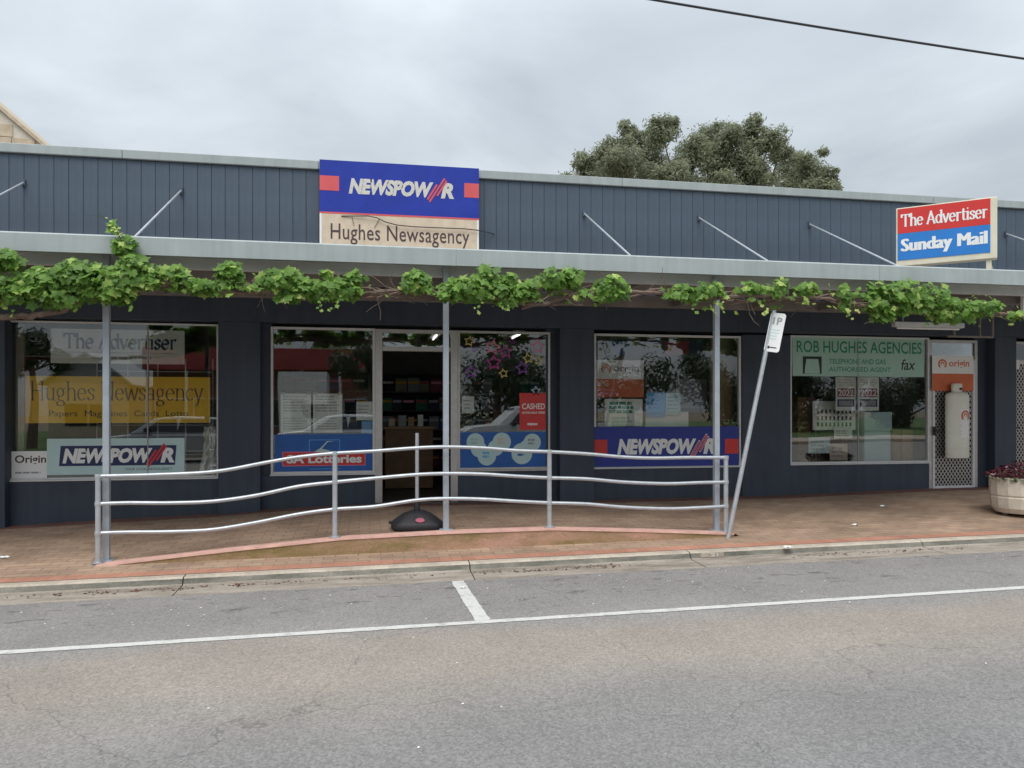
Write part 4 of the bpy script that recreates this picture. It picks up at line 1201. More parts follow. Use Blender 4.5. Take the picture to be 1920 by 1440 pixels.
m2 = MB()
for i in range(420):
    a_, r_ = random.uniform(0, 2 * math.pi), 0.40 * math.sqrt(random.random())
    c = Vector((pc.x + r_ * math.cos(a_), -1.95 + r_ * math.sin(a_), zp + 0.46 + random.uniform(0, 0.16) * (1.1 - r_ / 0.42)))
    leaf_quad(m2, c, Vector((random.uniform(-1, 1), random.uniform(-1.4, 0.4), 1.0)), random.uniform(0.02, 0.038), random.random(), OVAL)
m2.build('leaves', M['flower_leaf'], pl_, tint=True)['kind'] = 'stuff'
m2 = MB()
for i in range(560):
    a_, r_ = random.uniform(0, 2 * math.pi), 0.41 * math.sqrt(random.random())
    c = Vector((pc.x + r_ * math.cos(a_), -1.95 + r_ * math.sin(a_), zp + 0.50 + random.uniform(0.02, 0.22) * (1.15 - r_ / 0.42)))
    leaf_quad(m2, c, Vector((random.uniform(-1, 1), random.uniform(-1.4, 0.4), 0.8)), random.uniform(0.018, 0.034), 1.0 if random.random() < 0.06 else random.uniform(0, 0.6), OVAL, 0.5)
m2.build('flowers', M['petal'], pl_, tint=True)['kind'] = 'stuff'

# ================================================================== THE VINE
vine = thing('grapevine', 'leafy green grapevine trained along the awning edge on bare canes', 'vine', (-7.0, -2.55, z_path(-7.0, -2.55)))
VY = -2.52
canes = [
 [(-1000, 1010), (-990, 800), (-940, 650), (-700, 590), (-300, 600), (-150, 600), (-60, 596), (20, 594), (80, 590), (125, 575), (170, 552), (230, 545), (300, 528), (380, 540), (450, 548), (520, 545), (590, 552), (660, 552), (720, 548), (790, 545), (860, 558), (940, 560), (1010, 572), (1060, 556), (1130, 552), (1220, 548), (1290, 558), (1380, 556), (1460, 556), (1540, 560), (1600, 572), (1680, 575), (1760, 578), (1840, 585), (1930, 596)],
 [(0, 586), (60, 592), (120, 582), (150, 560), (200, 560), (300, 536), (400, 548), (470, 532), (560, 556), (640, 548), (700, 556), (760, 548), (850, 553), (930, 548)],
 [(470, 545), (510, 540), (540, 556), (600, 562), (680, 540), (740, 552), (800, 560)],
 [(980, 578), (1020, 566), (1040, 572), (1100, 548), (1180, 556), (1240, 542), (1300, 560), (1360, 548), (1480, 562), (1560, 554), (1620, 570)],
 [(1230, 545), (1270, 556), (1300, 570), (1350, 560), (1420, 566), (1500, 560)],
]
for ci, cn in enumerate(canes):
    pts = smooth_path([P(a_, b_, VY + 0.03 * ci) for a_, b_ in cn], 5)
    for i, p in enumerate(pts):
        p.y += 0.05 * math.sin(i * 0.9 + ci) + random.uniform(-0.012, 0.012)
        p.z += random.uniform(-0.012, 0.012)
    r0_ = 0.034 if ci == 0 else 0.017
    rad = [max(0.009, (0.05 if ci == 0 and i < 18 else r0_) * (1 - 0.5 * i / len(pts)) * random.uniform(0.8, 1.2)) for i in range(len(pts))]
    m2 = MB(); m2.tube(pts, rad, 7); m2.build('cane', M['bark'], vine, smooth=True)
# tangle of thin dry shoots
m2 = MB()
for i in range(70):
    px = random.choice([random.uniform(430, 520), random.uniform(670, 770), random.uniform(1000, 1260), random.uniform(1340, 1640), random.uniform(0, 1900)])
    b_ = P(px, interp(px, [(0, 592), (300, 530), (700, 548), (1300, 556), (1900, 592)]), VY)
    pts = [b_ + Vector((0, random.uniform(-0.08, 0.08), random.uniform(-0.03, 0.03)))]
    d = Vector((random.uniform(-1, 1), random.uniform(-0.3, 0.3), random.uniform(-0.35, 0.45))).normalized()
    for k in range(4):
        d = (d + Vector((random.uniform(-0.4, 0.4), random.uniform(-0.4, 0.4), random.uniform(-0.4, 0.4)))).normalized()
        pts.append(pts[-1] + d * random.uniform(0.04, 0.10))
    m2.tube(pts, [0.007, 0.006, 0.005, 0.004, 0.003], 4)
m2.build('dry_shoots', M['bark'], vine)['kind'] = 'stuff'
clumps = [  # photo column, row, half width, half height, leaves
 (12, 490, 34, 26, 110), (18, 545, 46, 34, 190), (85, 532, 48, 40, 230), (150, 520, 46, 44, 240), (205, 535, 52, 48, 300), (252, 512, 36, 46, 200), (235, 462, 20, 26, 60), (214, 430, 7, 14, 9),
 (112, 560, 50, 26, 120), (285, 520, 22, 32, 60),
 (330, 515, 26, 22, 60), (350, 530, 28, 20, 60), (385, 540, 26, 20, 55), (432, 512, 24, 26, 70), (445, 535, 22, 14, 26),
 (505, 525, 26, 22, 55), (545, 530, 34, 32, 120), (590, 545, 36, 26, 100), (640, 545, 36, 24, 100), (660, 522, 16, 18, 34), (540, 560, 26, 10, 20), (612, 515, 12, 12, 16),
 (780, 528, 25, 28, 90), (845, 545, 26, 28, 80), (885, 540, 36, 32, 130), (912, 515, 20, 22, 60), (945, 550, 34, 28, 110), (955, 525, 18, 14, 30), (985, 548, 24, 24, 70),
 (1030, 525, 30, 22, 75), (1062, 520, 24, 24, 60), (1092, 552, 14, 10, 12), (1145, 542, 34, 30, 120),
 (1275, 550, 24, 18, 44), (1300, 553, 20, 18, 36), (1330, 546, 24, 20, 50),
 (1400, 540, 20, 14, 28), (1440, 544, 30, 16, 44), (1462, 530, 14, 10, 14), (1512, 543, 22, 14, 34), (1578, 548, 12, 24, 34), (1580, 576, 12, 10, 14),
 (1638, 558, 22, 34, 110), (1652, 592, 18, 16, 40), (1690, 548, 36, 26, 120), (1740, 558, 36, 28, 120), (1780, 580, 36, 26, 110), (1832, 574, 34, 22, 90), (1700, 575, 40, 18, 60), (1905, 592, 18, 10, 18),
]
for (cx, cy, rx, ry, nl) in clumps:
    rx, ry = rx * 1.08, ry * 0.84
    m2 = MB()
    c0_ = P(cx, cy, VY)
    t_ = (P(cx + 1, cy, VY) - c0_).x            # metres per pixel here
    for i in range(int(nl * 1.25)):
        while True:
            ux, uy, uz = random.uniform(-1, 1), random.uniform(-1, 1), random.uniform(-1, 1)
            if ux * ux + uy * uy + uz * uz < 1: break
        low = abs(ux) ** 2 * 0.25
        p = c0_ + Vector((ux * rx * t_, uy * min(0.24, rx * t_ * 0.8) - 0.05, (uz - low) * ry * t_))
        if p.z > 2.79 and p.y > FY - 0.02: p.y = FY - random.uniform(0.03, 0.13)
        nrm_ = Vector((ux * 0.5 + random.uniform(-0.6, 0.6), -0.75 + random.uniform(-0.6, 0.5), 0.55 + uz * 0.5 + random.uniform(-0.5, 0.5)))
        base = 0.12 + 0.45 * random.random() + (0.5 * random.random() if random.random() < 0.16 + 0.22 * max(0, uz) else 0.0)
        leaf_quad(m2, p, nrm_, random.choice((0.024, 0.036, 0.048, 0.06, 0.074)) * random.uniform(0.85, 1.15), min(1, base), GRAPE, 0.22)
    # short green stalks that carry the clump
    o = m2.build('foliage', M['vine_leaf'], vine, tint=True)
    o['kind'] = 'stuff'
# scattered leaves and hanging shoots along the canes
m2 = MB(); m3 = MB()
for i in range(460):
    k_ = random.choice(clumps); px = random.gauss(k_[0], k_[2] * 1.5)
    row_ = interp(px, [(0, 545), (300, 528), (700, 545), (1300, 550), (1600, 562), (1900, 590)])
    p = P(px, row_ + random.gauss(0, 11), VY) + Vector((0, random.uniform(-0.15, 0.12), 0))
    leaf_quad(m2, p, Vector((random.uniform(-.8, .8), -0.6, random.uniform(0, 1.2))), random.uniform(0.022, 0.062), random.uniform(0.15, 0.95), GRAPE, 0.25)
for i in range(15):
    px = random.choice([c_[0] for c_ in clumps]) + random.uniform(-20, 20)
    row_ = interp(px, [(0, 560), (300, 545), (700, 555), (1300, 560), (1600, 575), (1900, 592)])
    pts = [P(px, row_, VY - 0.1)]
    for k in range(5): pts.append(pts[-1] + Vector((random.uniform(-0.035, 0.035), random.uniform(-0.02, 0.02), -random.uniform(0.015, 0.045))))
    m3.tube(pts, 0.0028, 4)
    for q in pts[1:]: leaf_quad(m2, q + Vector((random.uniform(-.03, .03), -0.02, 0)), Vector((random.uniform(-.8, .8), -0.9, 0.5)), random.uniform(0.018, 0.04), random.uniform(0.3, 1.0), GRAPE, 0.25)
m2.build('stray_leaves', M['vine_leaf'], vine, tint=True)['kind'] = 'stuff'
m3.build('tendrils', M['vine_leaf'], vine)['kind'] = 'stuff'
# young shoot reaching up over the fascia
m2 = MB()
sh = smooth_path([P(a_, b_, VY - 0.10) for a_, b_ in ((232, 470), (226, 448), (218, 432), (208, 422), (200, 412), (188, 406), (172, 404))], 4)
m2.tube(sh, [0.006 - 0.0045 * i / len(sh) for i in range(len(sh))], 5)
m2.tube(smooth_path([P(a_, b_, VY - 0.10) for a_, b_ in ((198, 411), (190, 402), (183, 398))], 4), 0.0016, 4)
m2.build('young_shoot', M['vine_leaf'], vine)
m2 = MB()
for a_, b_, s_ in ((226, 438, 0.035), (219, 433, 0.035), (214, 427, 0.03), (206, 421, 0.028), (208, 414, 0.022), (200, 408, 0.018), (222, 428, 0.03), (210, 430, 0.03)):
    leaf_quad(m2, P(a_, b_, VY - 0.11), Vector((random.uniform(-0.5, 0.5), -0.7, 0.8)), s_, 0.95, GRAPE, 0.3)
m2.build('young_leaves', M['vine_leaf'], vine, tint=True)

# ================================================================== BEHIND THE SHOP
TY = 26.0
tree = thing('gum_tree', 'broad grey-green gum tree rising behind the shop parapet', 'tree', (P(1330, 400, TY).x, TY, -0.6))
tb = Vector((P(1330, 400, TY).x, TY, -0.6))
puffs = [(1078, 345, 20), (1105, 312, 24), (1102, 345, 26), (1150, 292, 30), (1188, 262, 26), (1180, 300, 34), (1248, 243, 28), (1158, 340, 34), (1232, 300, 40), (1268, 330, 36), (1300, 292, 38), (1345, 275, 36), (1378, 262, 26), (1412, 246, 24), (1452, 268, 28), (1470, 290, 20), (1400, 300, 42), (1345, 322, 40), (1420, 345, 34), (1220, 355, 36), (1300, 360, 40), (1495, 318, 26), (1532, 322, 34), (1555, 345, 26), (1500, 350, 30), (1380, 370, 40), (1130, 375, 40), (1240, 395, 50), (1340, 405, 60), (1450, 395, 44), (1540, 380, 36)]
trunk_top = tb + Vector((0, 0, 4.2))
m2 = MB(); m2.tube([tb, tb + Vector((0.15, 0.1, 1.5)), tb + Vector((-0.1, 0, 3.0)), trunk_top], [0.42, 0.36, 0.33, 0.30], 10); m2.build('trunk', M['bark'], tree, smooth=True)
limb = MB()
for i, (px, py, r_) in enumerate(puffs):
    dy = random.uniform(-2.2, 2.2)
    px -= 9
    c = P(px, py, TY + dy)
    rr = r_ * (P(px + 1, py, TY + dy) - c).x * 1.22
    mid = trunk_top.lerp(c, 0.5) + Vector((random.uniform(-0.4, 0.4), random.uniform(-0.4, 0.4), random.uniform(-0.2, 0.5)))
    limb.tube([trunk_top, mid, c], [0.14, 0.08, 0.03], 6)
    m2 = MB()
    nl = int(2100 * min(2.0, (rr / 0.9) ** 2))
    sub_c = [(Vector((random.gauss(0, 1), random.gauss(0, 1), random.gauss(0, 1))).normalized() * rr * random.uniform(0.15, 0.85), rr * random.uniform(0.22, 0.50)) for _ in range(20)]
    for j in range(nl):
        so, sr = random.choice(sub_c)
        d = Vector((random.gauss(0, 1), random.gauss(0, 1), random.gauss(0, 1))).normalized()
        if d.z < -0.35 and random.random() < 0.6: d.z = -d.z
        p = c + so + d * sr * (random.uniform(0.55, 1.05) if random.random() < 0.8 else random.uniform(1.0, 1.45))
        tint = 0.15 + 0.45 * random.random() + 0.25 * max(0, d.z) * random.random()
        leaf_quad(m2, p, d + Vector((random.uniform(-.8, .8), random.uniform(-.8, .8), random.uniform(-.5, .8))), random.uniform(0.07, 0.15), tint, LANCE, 0.1)
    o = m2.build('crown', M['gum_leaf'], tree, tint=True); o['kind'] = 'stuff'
limb.build('limbs', M['bark'], tree, smooth=True)

# stone hall at the far left, only the end of its gable shows
HYY = 9.0
A_ = P(82, 272, HYY); B_ = P(0, 202, HYY)
slope = (B_.z - A_.z) / (B_.x - A_.x)
ridge_x = A_.x - 5.2
hall = thing('stone_hall', 'sandstone gable of a taller building behind the left end of the parapet', 'building', (ridge_x, HYY, -0.7))
eave = A_.x + 1.2
def gz(x): return A_.z + slope * (x - A_.x) if x > ridge_x else A_.z + slope * (2 * ridge_x - x - A_.x)
lx_ = 2 * ridge_x - eave
m2 = MB(); m2.prism([(lx_, -0.9), (eave, -0.9), (eave, gz(eave) - 0.05), (ridge_x, gz(ridge_x) - 0.05), (lx_, gz(lx_) - 0.05)], HYY, HYY + 9.0); m2.build('gable_wall', M['stonejoint'], hall)
for s_ in (0, 1):
    xa_, xb_ = (ridge_x, eave + 0.1) if s_ == 0 else (ridge_x, lx_ - 0.1)
    m2 = MB(); m2.prism([(xa_, gz(ridge_x) - 0.04), (xb_, gz(xb_) - 0.04), (xb_, gz(xb_) + 0.06), (xa_, gz(ridge_x) + 0.06)], HYY - 0.08, HYY + 9.1); m2.build('roof_slope', M['stone'], hall)
z = 2.2
row = 0
while z < gz(ridge_x):
    hgt = 0.30
    x = ridge_x + (0.0 if row % 2 else -0.28)
    while x < eave:
        wv = random.uniform(0.42, 0.66)
        x1_ = min(x + wv, eave)
        poly = [(x + 0.012, z + 0.012), (x1_ - 0.012, z + 0.012)]
        zr = min(z + hgt - 0.012, gz(x1_ - 0.012) - 0.06); zl_ = min(z + hgt - 0.012, gz(max(x, ridge_x) + 0.012) - 0.06)
        if zl_ > z + 0.05 and zr > z + 0.02 and x1_ > x + 0.1 and z > 3.0:
            m2 = MB(); m2.prism(poly + [(x1_ - 0.012, zr), (x + 0.012, zl_)], HYY - random.uniform(0.02, 0.035), HYY + 0.02); m2.build('stone_block', M['stone'], hall)
        x = x1_
    z += hgt; row += 1

# overhead service cable
cy_ = -1.0
ca, cb = P(1228, 0, cy_), P(1920, 110, cy_)
dv = (cb - ca)
m2 = MB()
pts = []
for i in range(41):
    t = -2.2 + 5.0 * i / 40
    p = ca + dv * t
    p.z += 0.020 * (t * (t - 1)) * dv.length * 0.5
    pts.append(p)
m2.tube(pts, 0.016, 6); pc_ = m2.build('overhead_cable', M['cable'], None, smooth=True, origin=tuple(ca))
tag(pc_, 'black overhead cable crossing the sky at the upper right', 'cable')

# ================================================================== BEHIND THE GLASS
DY = 0.225                       # printed sheets hang just behind the glass
def txt_bars(parent, box, n, Y, m, seed=1, name='small_print', frac=0.5):
    """lines of print too small to read"""
    rnd = random.Random(seed)
    x0, x1, z0, z1 = box
    mb = MB(); h = (z1 - z0) / n
    for i in range(n):
        z = z1 - (i + 1) * h + h * (1 - frac) / 2
        x = x0
        e = x0 + (x1 - x0) * rnd.uniform(0.75, 1.0)
        while x < e - 0.004:
            w_ = min(rnd.uniform(0.3, 1.0) * h * 2.5, e - x)
            mb.box(x, x + w_ * 0.85, Y, Y + 0.0005, z, z + h * frac); x += w_
    return mb.build(name, m, parent)

# window one
bx = rect(95, 618, 346, 682, DY + 0.25)
s1 = board('newspaper_banner', 'pale grey banner with blackletter newspaper title in the leftmost window', 'banner', bx, DY + 0.25, M['paper'])
lettering(s1, 'The Advertiser', *sub(bx, 0.09, 0.94, 0.40, 0.90), DY + 0.248, M['navy'], nib=dict(nib=0.20, ang=40, thin=0.05, serif=0.05))
txt_bars(s1, sub(bx, 0.3, 0.85, 0.10, 0.25), 1, DY + 0.248, M['grey'], 3)
panel(s1, 'rule', *sub(bx, 0.08, 0.92, 0.315, 0.33), DY + 0.2485, M['grey'])
bx = rect(41, 706, 394, 793, DY + 0.12)
s1 = board('yellow_banner', 'yellow banner with dark serif shop name across the leftmost window', 'banner', bx, DY + 0.12, M['yellow'])
lettering(s1, 'Hughes Newsagency', *sub(bx, 0.045, 0.965, 0.36, 0.90), DY + 0.118, M['ink'], nib=dict(nib=0.10, ang=8, thin=0.032, serif=0.08))
lettering(s1, 'Papers  Magazines  Cards  Lotto', *sub(bx, 0.14, 0.88, 0.10, 0.27), DY + 0.118, M['ink'])
DYI = DY; DY = GY + 0.0022
bx = rect(88, 822, 346, 889, DY)
s1 = board('white_logo_board', 'white board with navy and red newsagency logo low in the leftmost window', 'sign', bx, DY, M['aqua'], 0.0015)
m2 = MB(); a_ = sub(bx, 0.085, 0.94, 0.24, 0.80)
m2.prism([(a_[0], a_[2]), (a_[1] - 0.02, a_[2]), (a_[1], a_[3]), (a_[0] + 0.02, a_[3])], DY - 0.001, DY - 0.0002); m2.build('navy_box', M['navy'], s1)
bolt_logo(s1, sub(bx, 0.11, 0.925, 0.31, 0.73), DY - 0.0025, M['white'], M['red'])
lettering(s1, 'YOUR LOCAL NEWSAGENCY', *sub(bx, 0.56, 0.91, 0.10, 0.17), DY - 0.001, M['navy'])
DY = DYI
DY = GY - 0.0478
bx = rect(18, 846, 88, 899, DY + 0.05)
s1 = board('white_card', 'white card with dark red lettering in the bottom left window corner', 'card', bx, DY + 0.05, M['white'], 0.0015)
lettering(s1, 'Origin', *sub(bx, 0.14, 0.98, 0.50, 0.86), DY + 0.049, M['ink'], bold=0.02)
txt_bars(s1, sub(bx, 0.15, 0.9, 0.18, 0.30), 1, DY + 0.049, M['grey'], 5)
DY = DYI
# wire rack, side board and a crumpled white wrap
wr = thing('wire_rack', 'white wire display rack standing in the leftmost window', 'rack', P(330, 890, 0.75))
for px in (182, 240, 296, 348, 399):
    p = P(px, 800, 0.75)
    m2 = MB(); m2.tube([(p.x, 0.75, 0.02), (p.x, 0.75, 2.0)], 0.009, 6); m2.build('upright', M['white'], wr)
for py in (697, 760, 797, 846):
    z = P(330, py, 0.735).z
    m2 = MB(); m2.tube([(P(182, py, 0.735).x, 0.735, z), (P(399, py, 0.735).x, 0.735, z)], 0.007, 6); m2.build('crossbar', M['white'], wr)
bx = rect(12, 600, 47, 880, 0.34)
m2 = MB(); m2.box(bx[0] + 0.02, bx[1], 0.30, 0.36, 0.45, 2.39); o = m2.build('side_board', M['beige'], None, bevel=0.004, origin=(bx[0], 0.33, 0.45))
tag(o, 'beige board closing the left side of the leftmost window', 'board')
cw = rect(352, 800, 402, 886, 0.30)
m2 = MB(); n = 12; vs = []
rnd = random.Random(5)
for j in range(n + 1):
    for i in range(n + 1):
        u, v = i / n, j / n
        e = 0.55 * (1 - v) + 0.08
        x = cw[1] - (1 - u) * (cw[1] - cw[0]) * min(1, e + 0.35 * v * v)
        vs.append((x + rnd.uniform(-0.012, 0.012), 0.33 + rnd.uniform(-0.035, 0.035), cw[2] + v * (cw[3] - cw[2]) + rnd.uniform(-0.012, 0.012)))
fs = [(j * (n + 1) + i, j * (n + 1) + i + 1, (j + 1) * (n + 1) + i + 1, (j + 1) * (n + 1) + i) for j in range(n) for i in range(n)]
m2.add(vs, fs); k = len(vs)
m2.add([(v[0], v[1] + 0.05, v[2]) for v in vs], [tuple(reversed(f)) for f in fs])
o = m2.build('crumpled_wrap', M['paper'], None, origin=(cw[0], 0.33, cw[2])); tag(o, 'crumpled white paper wrap in the right corner of the leftmost window', 'paper')

# window two
for q, (a_, b_, lab) in enumerate(((526, 583, 'left of two pale notices taped side by side left of the entrance'), (587, 642, 'right of two pale notices taped side by side left of the entrance'))):
    bx = rect(a_, 738, b_, 811, DY)
    s1 = board('paper_notice', lab, 'notice', bx, DY, M['paper'], 0.003, 'notices in the window left of the entrance')
    txt_bars(s1, sub(bx, 0.08, 0.92, 0.52, 0.96), 6, DY - 0.001, M['grey'], q + 2, frac=0.35)
    for fx_ in (0.03, 0.85): panel(s1, 'tape', *sub(bx, fx_, fx_ + 0.12, 0.965, 1.03), DY - 0.0012, M['beige'])
    txt_bars(s1, sub(bx, 0.08, 0.92, 0.06, 0.40), 5, DY - 0.001, M['grey'], q + 8, frac=0.25)
DY = GY - 0.0098
bx = rect(515, 814, 699, 887, DY + 0.012)
s1 = board('lottery_poster', 'deep blue poster with red lettered band below the two pale notices', 'poster', bx, DY + 0.012, M['lotblue'], 0.0015)
Y_ = DY + 0.011
panel(s1, 'white_edge', *sub(bx, 0.075, 0.925, 0.185, 0.555), Y_, M['pink'])
panel(s1, 'red_band', *sub(bx, 0.085, 0.915, 0.205, 0.535), Y_ - 0.001, M['red'])
lettering(s1, 'SA Lotteries', *sub(bx, 0.12, 0.885, 0.255, 0.475), Y_ - 0.0025, M['white'], bold=0.035)
fr_ = sub(bx, 0.345, 0.66, 0.10, 0.86)
for q in ((fr_[0], fr_[1], fr_[3] - 0.008, fr_[3]), (fr_[0], fr_[0] + 0.008, bx[2] + (bx[3] - bx[2]) * 0.56, fr_[3] - 0.009), (fr_[1] - 0.008, fr_[1], bx[2] + (bx[3] - bx[2]) * 0.56, fr_[3] - 0.009), (fr_[0], fr_[1], fr_[2], fr_[2] + 0.008)):
    panel(s1, 'frame_line', *q, Y_ - 0.0012, M['paleblue'])
m2 = MB(); g_ = sub(fr_, 0.15, 0.85, 0.58, 0.95)
m2.prism([(g_[0], g_[2]), (g_[0] + (g_[1] - g_[0]) * 0.3, g_[2] + (g_[3] - g_[2]) * 0.35), (g_[0] + (g_[1] - g_[0]) * 0.62, g_[3]), (g_[1], g_[3]), (g_[0] + (g_[1] - g_[0]) * 0.65, g_[3] - 0.012), (g_[0] + (g_[1] - g_[0]) * 0.38, g_[2] + (g_[3] - g_[2]) * 0.30), (g_[1], g_[2]), (g_[0] + (g_[1] - g_[0]) * 0.55, g_[2])], Y_ - 0.0015, Y_ - 0.0007); m2.build('swoosh', M['aqua'], s1)
DY = DYI
for a_, b_, c_, d_, m_, nm, lab in ((668, 753, 699, 788, M['paper'], 'paper_notice', 'small white notice beside the left door jamb'), (678, 790, 699, 812, M['paleblue'], 'blue_card', 'small blue card under the notice beside the left door jamb')):
    bx = rect(a_, b_, c_, d_, DY); s1 = board(nm, lab, 'notice', bx, DY, m_, 0.002)
    txt_bars(s1, sub(bx, 0.12, 0.9, 0.15, 0.85), 4, DY - 0.001, M['grey'], 11, frac=0.3)

# window three: foil stars and posters
DY = GY + 0.0022
stars = [(880, 640, 11, 'gold'), (900, 662, 7, 'silver'), (924, 651, 16, 'pink'), (948, 660, 14, 'magenta'), (978, 651, 8, 'silver'), (1008, 650, 15, 'pink'), (926, 680, 16, 'magenta'), (884, 697, 14, 'purple'), (944, 700, 10, 'gold'), (979, 690, 14, 'purple'), (990, 672, 11, 'gold'), (1010, 676, 10, 'gold'), (870, 680, 6, 'silver'), (1005, 733, 10, 'silver'), (890, 655, 7, 'purple'), (960, 640, 7, 'purple')]
STAR_W = {'gold': 'gold', 'silver': 'silver', 'pink': 'pink', 'magenta': 'magenta', 'purple': 'purple'}
rank = {}
def star_poly(cx, cz, r, inner=0.45, rot=90):
    return [(cx + (r if i % 2 == 0 else r * inner) * math.cos(R(rot + 36 * i)), cz + (r if i % 2 == 0 else r * inner) * math.sin(R(rot + 36 * i))) for i in range(10)]
big = {'gold': 'gold foil star hung in the window right of the entrance', 'silver': 'silver foil star hung in the window right of the entrance', 'pink': 'pink foil star hung in the window right of the entrance', 'magenta': 'magenta foil star hung in the window right of the entrance', 'purple': 'purple foil star hung in the window right of the entrance'}
for cx, cy, r_, col in stars:
    c = P(cx, cy, DY); t_ = (P(cx + 1, cy, DY) - P(cx, cy, DY)).x
    others = [s_ for s_ in stars if s_[3] == col]
    xs_ = sorted(s_[0] for s_ in others)
    pos = ('leftmost', 'second from left', 'third from left', 'rightmost')
    idx = xs_.index(cx)
    if idx == len(xs_) - 1: w_ = 'rightmost'
    elif idx == 0: w_ = 'leftmost'
    else: w_ = ('second from left', 'third from left', 'fourth from left')[idx - 1]
    rot = 90 + random.uniform(-16, 16)
    st = thing('foil_star', '%s of the %s foil stars stuck in the window right of the entrance' % (w_, col), 'star', (c.x, DY, c.z), 'foil stars in the window')
    rr = r_ * t_
    outer, inn = star_poly(c.x, c.z, rr, 0.5, rot), star_poly(c.x, c.z, rr * 0.66, 0.5, rot)
    m2 = MB(); vs = [(x, DY, z) for x, z in outer] + [(x, DY, z) for x, z in inn]
    vs += [(v[0], v[1] + 0.0012, v[2]) for v in vs]
    fs = []
    for i in range(10):
        j = (i + 1) % 10
        fs += [(i, j, j + 10, i + 10), (i + 20, i + 30, j + 30, j + 20), (i, i + 20, j + 20, j), (i + 10, j + 10, j + 30, i + 30)]
    m2.add(vs, fs); m2.build('rim', M[col], st)
bx = rect(974, 737, 1027, 806, DY)
s1 = board('red_poster', 'red poster with white lettering at the right of the star window', 'poster', bx, DY, M['red'], 0.0015)
lettering(s1, 'CASHED', *sub(bx, 0.09, 0.90, 0.56, 0.72), DY - 0.001, M['white'], bold=0.02)
lettering(s1, 'AVAILABLE HERE', *sub(bx, 0.09, 0.90, 0.44, 0.50), DY - 0.001, M['white'], bold=0.02)
txt_bars(s1, sub(bx, 0.28, 0.72, 0.12, 0.19), 1, DY - 0.001, M['white'], 4, frac=0.8)
bx = rect(863, 810, 1027, 876, DY)
s1 = board('bubble_poster', 'blue poster with pale round bubbles at the foot of the star window', 'poster', bx, DY, M['lotblue'], 0.0015)
for k, (fx, fz, fr0) in enumerate(((0.17, 0.72, 0.10), (0.30, 0.32, 0.105), (0.47, 0.72, 0.105), (0.21, 0.52, 0.09), (0.40, 0.55, 0.09), (0.70, 0.38, 0.12), (0.82, 0.70, 0.10), (0.76, 0.55, 0.09))):
    q = sub(bx, fx, fx, fz, fz); rr = fr0 * (bx[1] - bx[0])
    m2 = MB(); m2.prism(disc_poly(q[0], q[2], rr), DY - 0.0008 - 0.0003 * k, DY - 0.0001); m2.build('bubble', M['aqua'], s1)
for fx, fz, m_ in ((0.17, 0.75, 'mint'), (0.30, 0.36, 'paleblue'), (0.47, 0.74, 'aged'), (0.70, 0.40, 'lotblue'), (0.82, 0.72, 'grey')):
    q = sub(bx, fx - 0.05, fx + 0.05, fz - 0.10, fz + 0.10); txt_bars(s1, q, 2, DY - 0.004, M[m_], 7, frac=0.6)
DY = DYI
bx = rect(866, 743, 889, 775, DY)
s1 = board('paper_notice', 'small white notice beside the right door jamb', 'notice', bx, DY, M['paper'], 0.002)
txt_bars(s1, sub(bx, 0.15, 0.9, 0.2, 0.85), 3, DY - 0.001, M['grey'], 12, frac=0.3)

# window four
bx = rect(1115, 800, 1385, 874, DY)
OY = GY - 0.036
bx = rect(1114, 800, 1385, 874, OY)
s1 = board('blue_logo_banner', 'deep blue banner with white and red logo along the window right of the entrance pier', 'banner', bx, OY, M['blue2'], 0.003)
for f0, f1 in ((0.0, 0.09), (0.90, 1.0)): panel(s1, 'red_block', *sub(bx, f0 + 0.002, f1 - 0.002, 0.30, 0.68), OY - 0.001, M['red'])
bolt_logo(s1, sub(bx, 0.155, 0.835, 0.30, 0.70), OY - 0.0015, M['white'], M['white'])
bx = rect(1115, 675, 1207, 745, DY + 0.06)
s1 = board('gas_supplier_sign', 'white and orange gas supplier sign upper left behind the blue banner window', 'sign', bx, DY + 0.06, M['white'], 0.004)
Y_ = DY + 0.059
sun_logo(s1, sub(bx, 0.13, 0.90, 0.62, 0.90), Y_, M['orange'], M['ink'])
panel(s1, 'orange_band', *sub(bx, 0.0, 1.0, 0.0, 0.49), Y_, M['orange'])
lettering(s1, 'LPG', *sub(bx, 0.05, 0.28, 0.30, 0.45), Y_ - 0.001, M['white'])
txt_bars(s1, sub(bx, 0.04, 0.5, 0.06, 0.24), 2, Y_ - 0.001, M['pink'], 21)
bx = rect(1134, 748, 1205, 799, DY + 0.03)
s1 = board('green_poster', 'white poster with green lettering under the gas supplier sign', 'poster', bx, DY + 0.03, M['paper'], 0.003)
txt_bars(s1, sub(bx, 0.12, 0.92, 0.45, 0.92), 3, DY + 0.029, M['green'], 31, frac=0.7)
txt_bars(s1, sub(bx, 0.2, 0.8, 0.12, 0.36), 2, DY + 0.029, M['mint'], 32, frac=0.7)
bx = rect(1212, 736, 1247, 782, DY + 0.02)
s1 = board('blue_leaflet', 'mid blue leaflet in the middle of the blue banner window', 'leaflet', bx, DY + 0.02, M['paleblue'], 0.003)
txt_bars(s1, sub(bx, 0.12, 0.8, 0.3, 0.9), 4, DY + 0.019, M['skyblue'], 33, frac=0.5)
bx = rect(1248, 737, 1276, 778, DY + 0.02)
s1 = board('pale_leaflet', 'pale aqua leaflet right of the mid blue leaflet', 'leaflet', bx, DY + 0.02, M['aqua'], 0.003)
txt_bars(s1, sub(bx, 0.12, 0.9, 0.2, 0.9), 4, DY + 0.019, M['grey'], 34, frac=0.3)
bx = rect(1206, 772, 1286, 800, DY + 0.20)
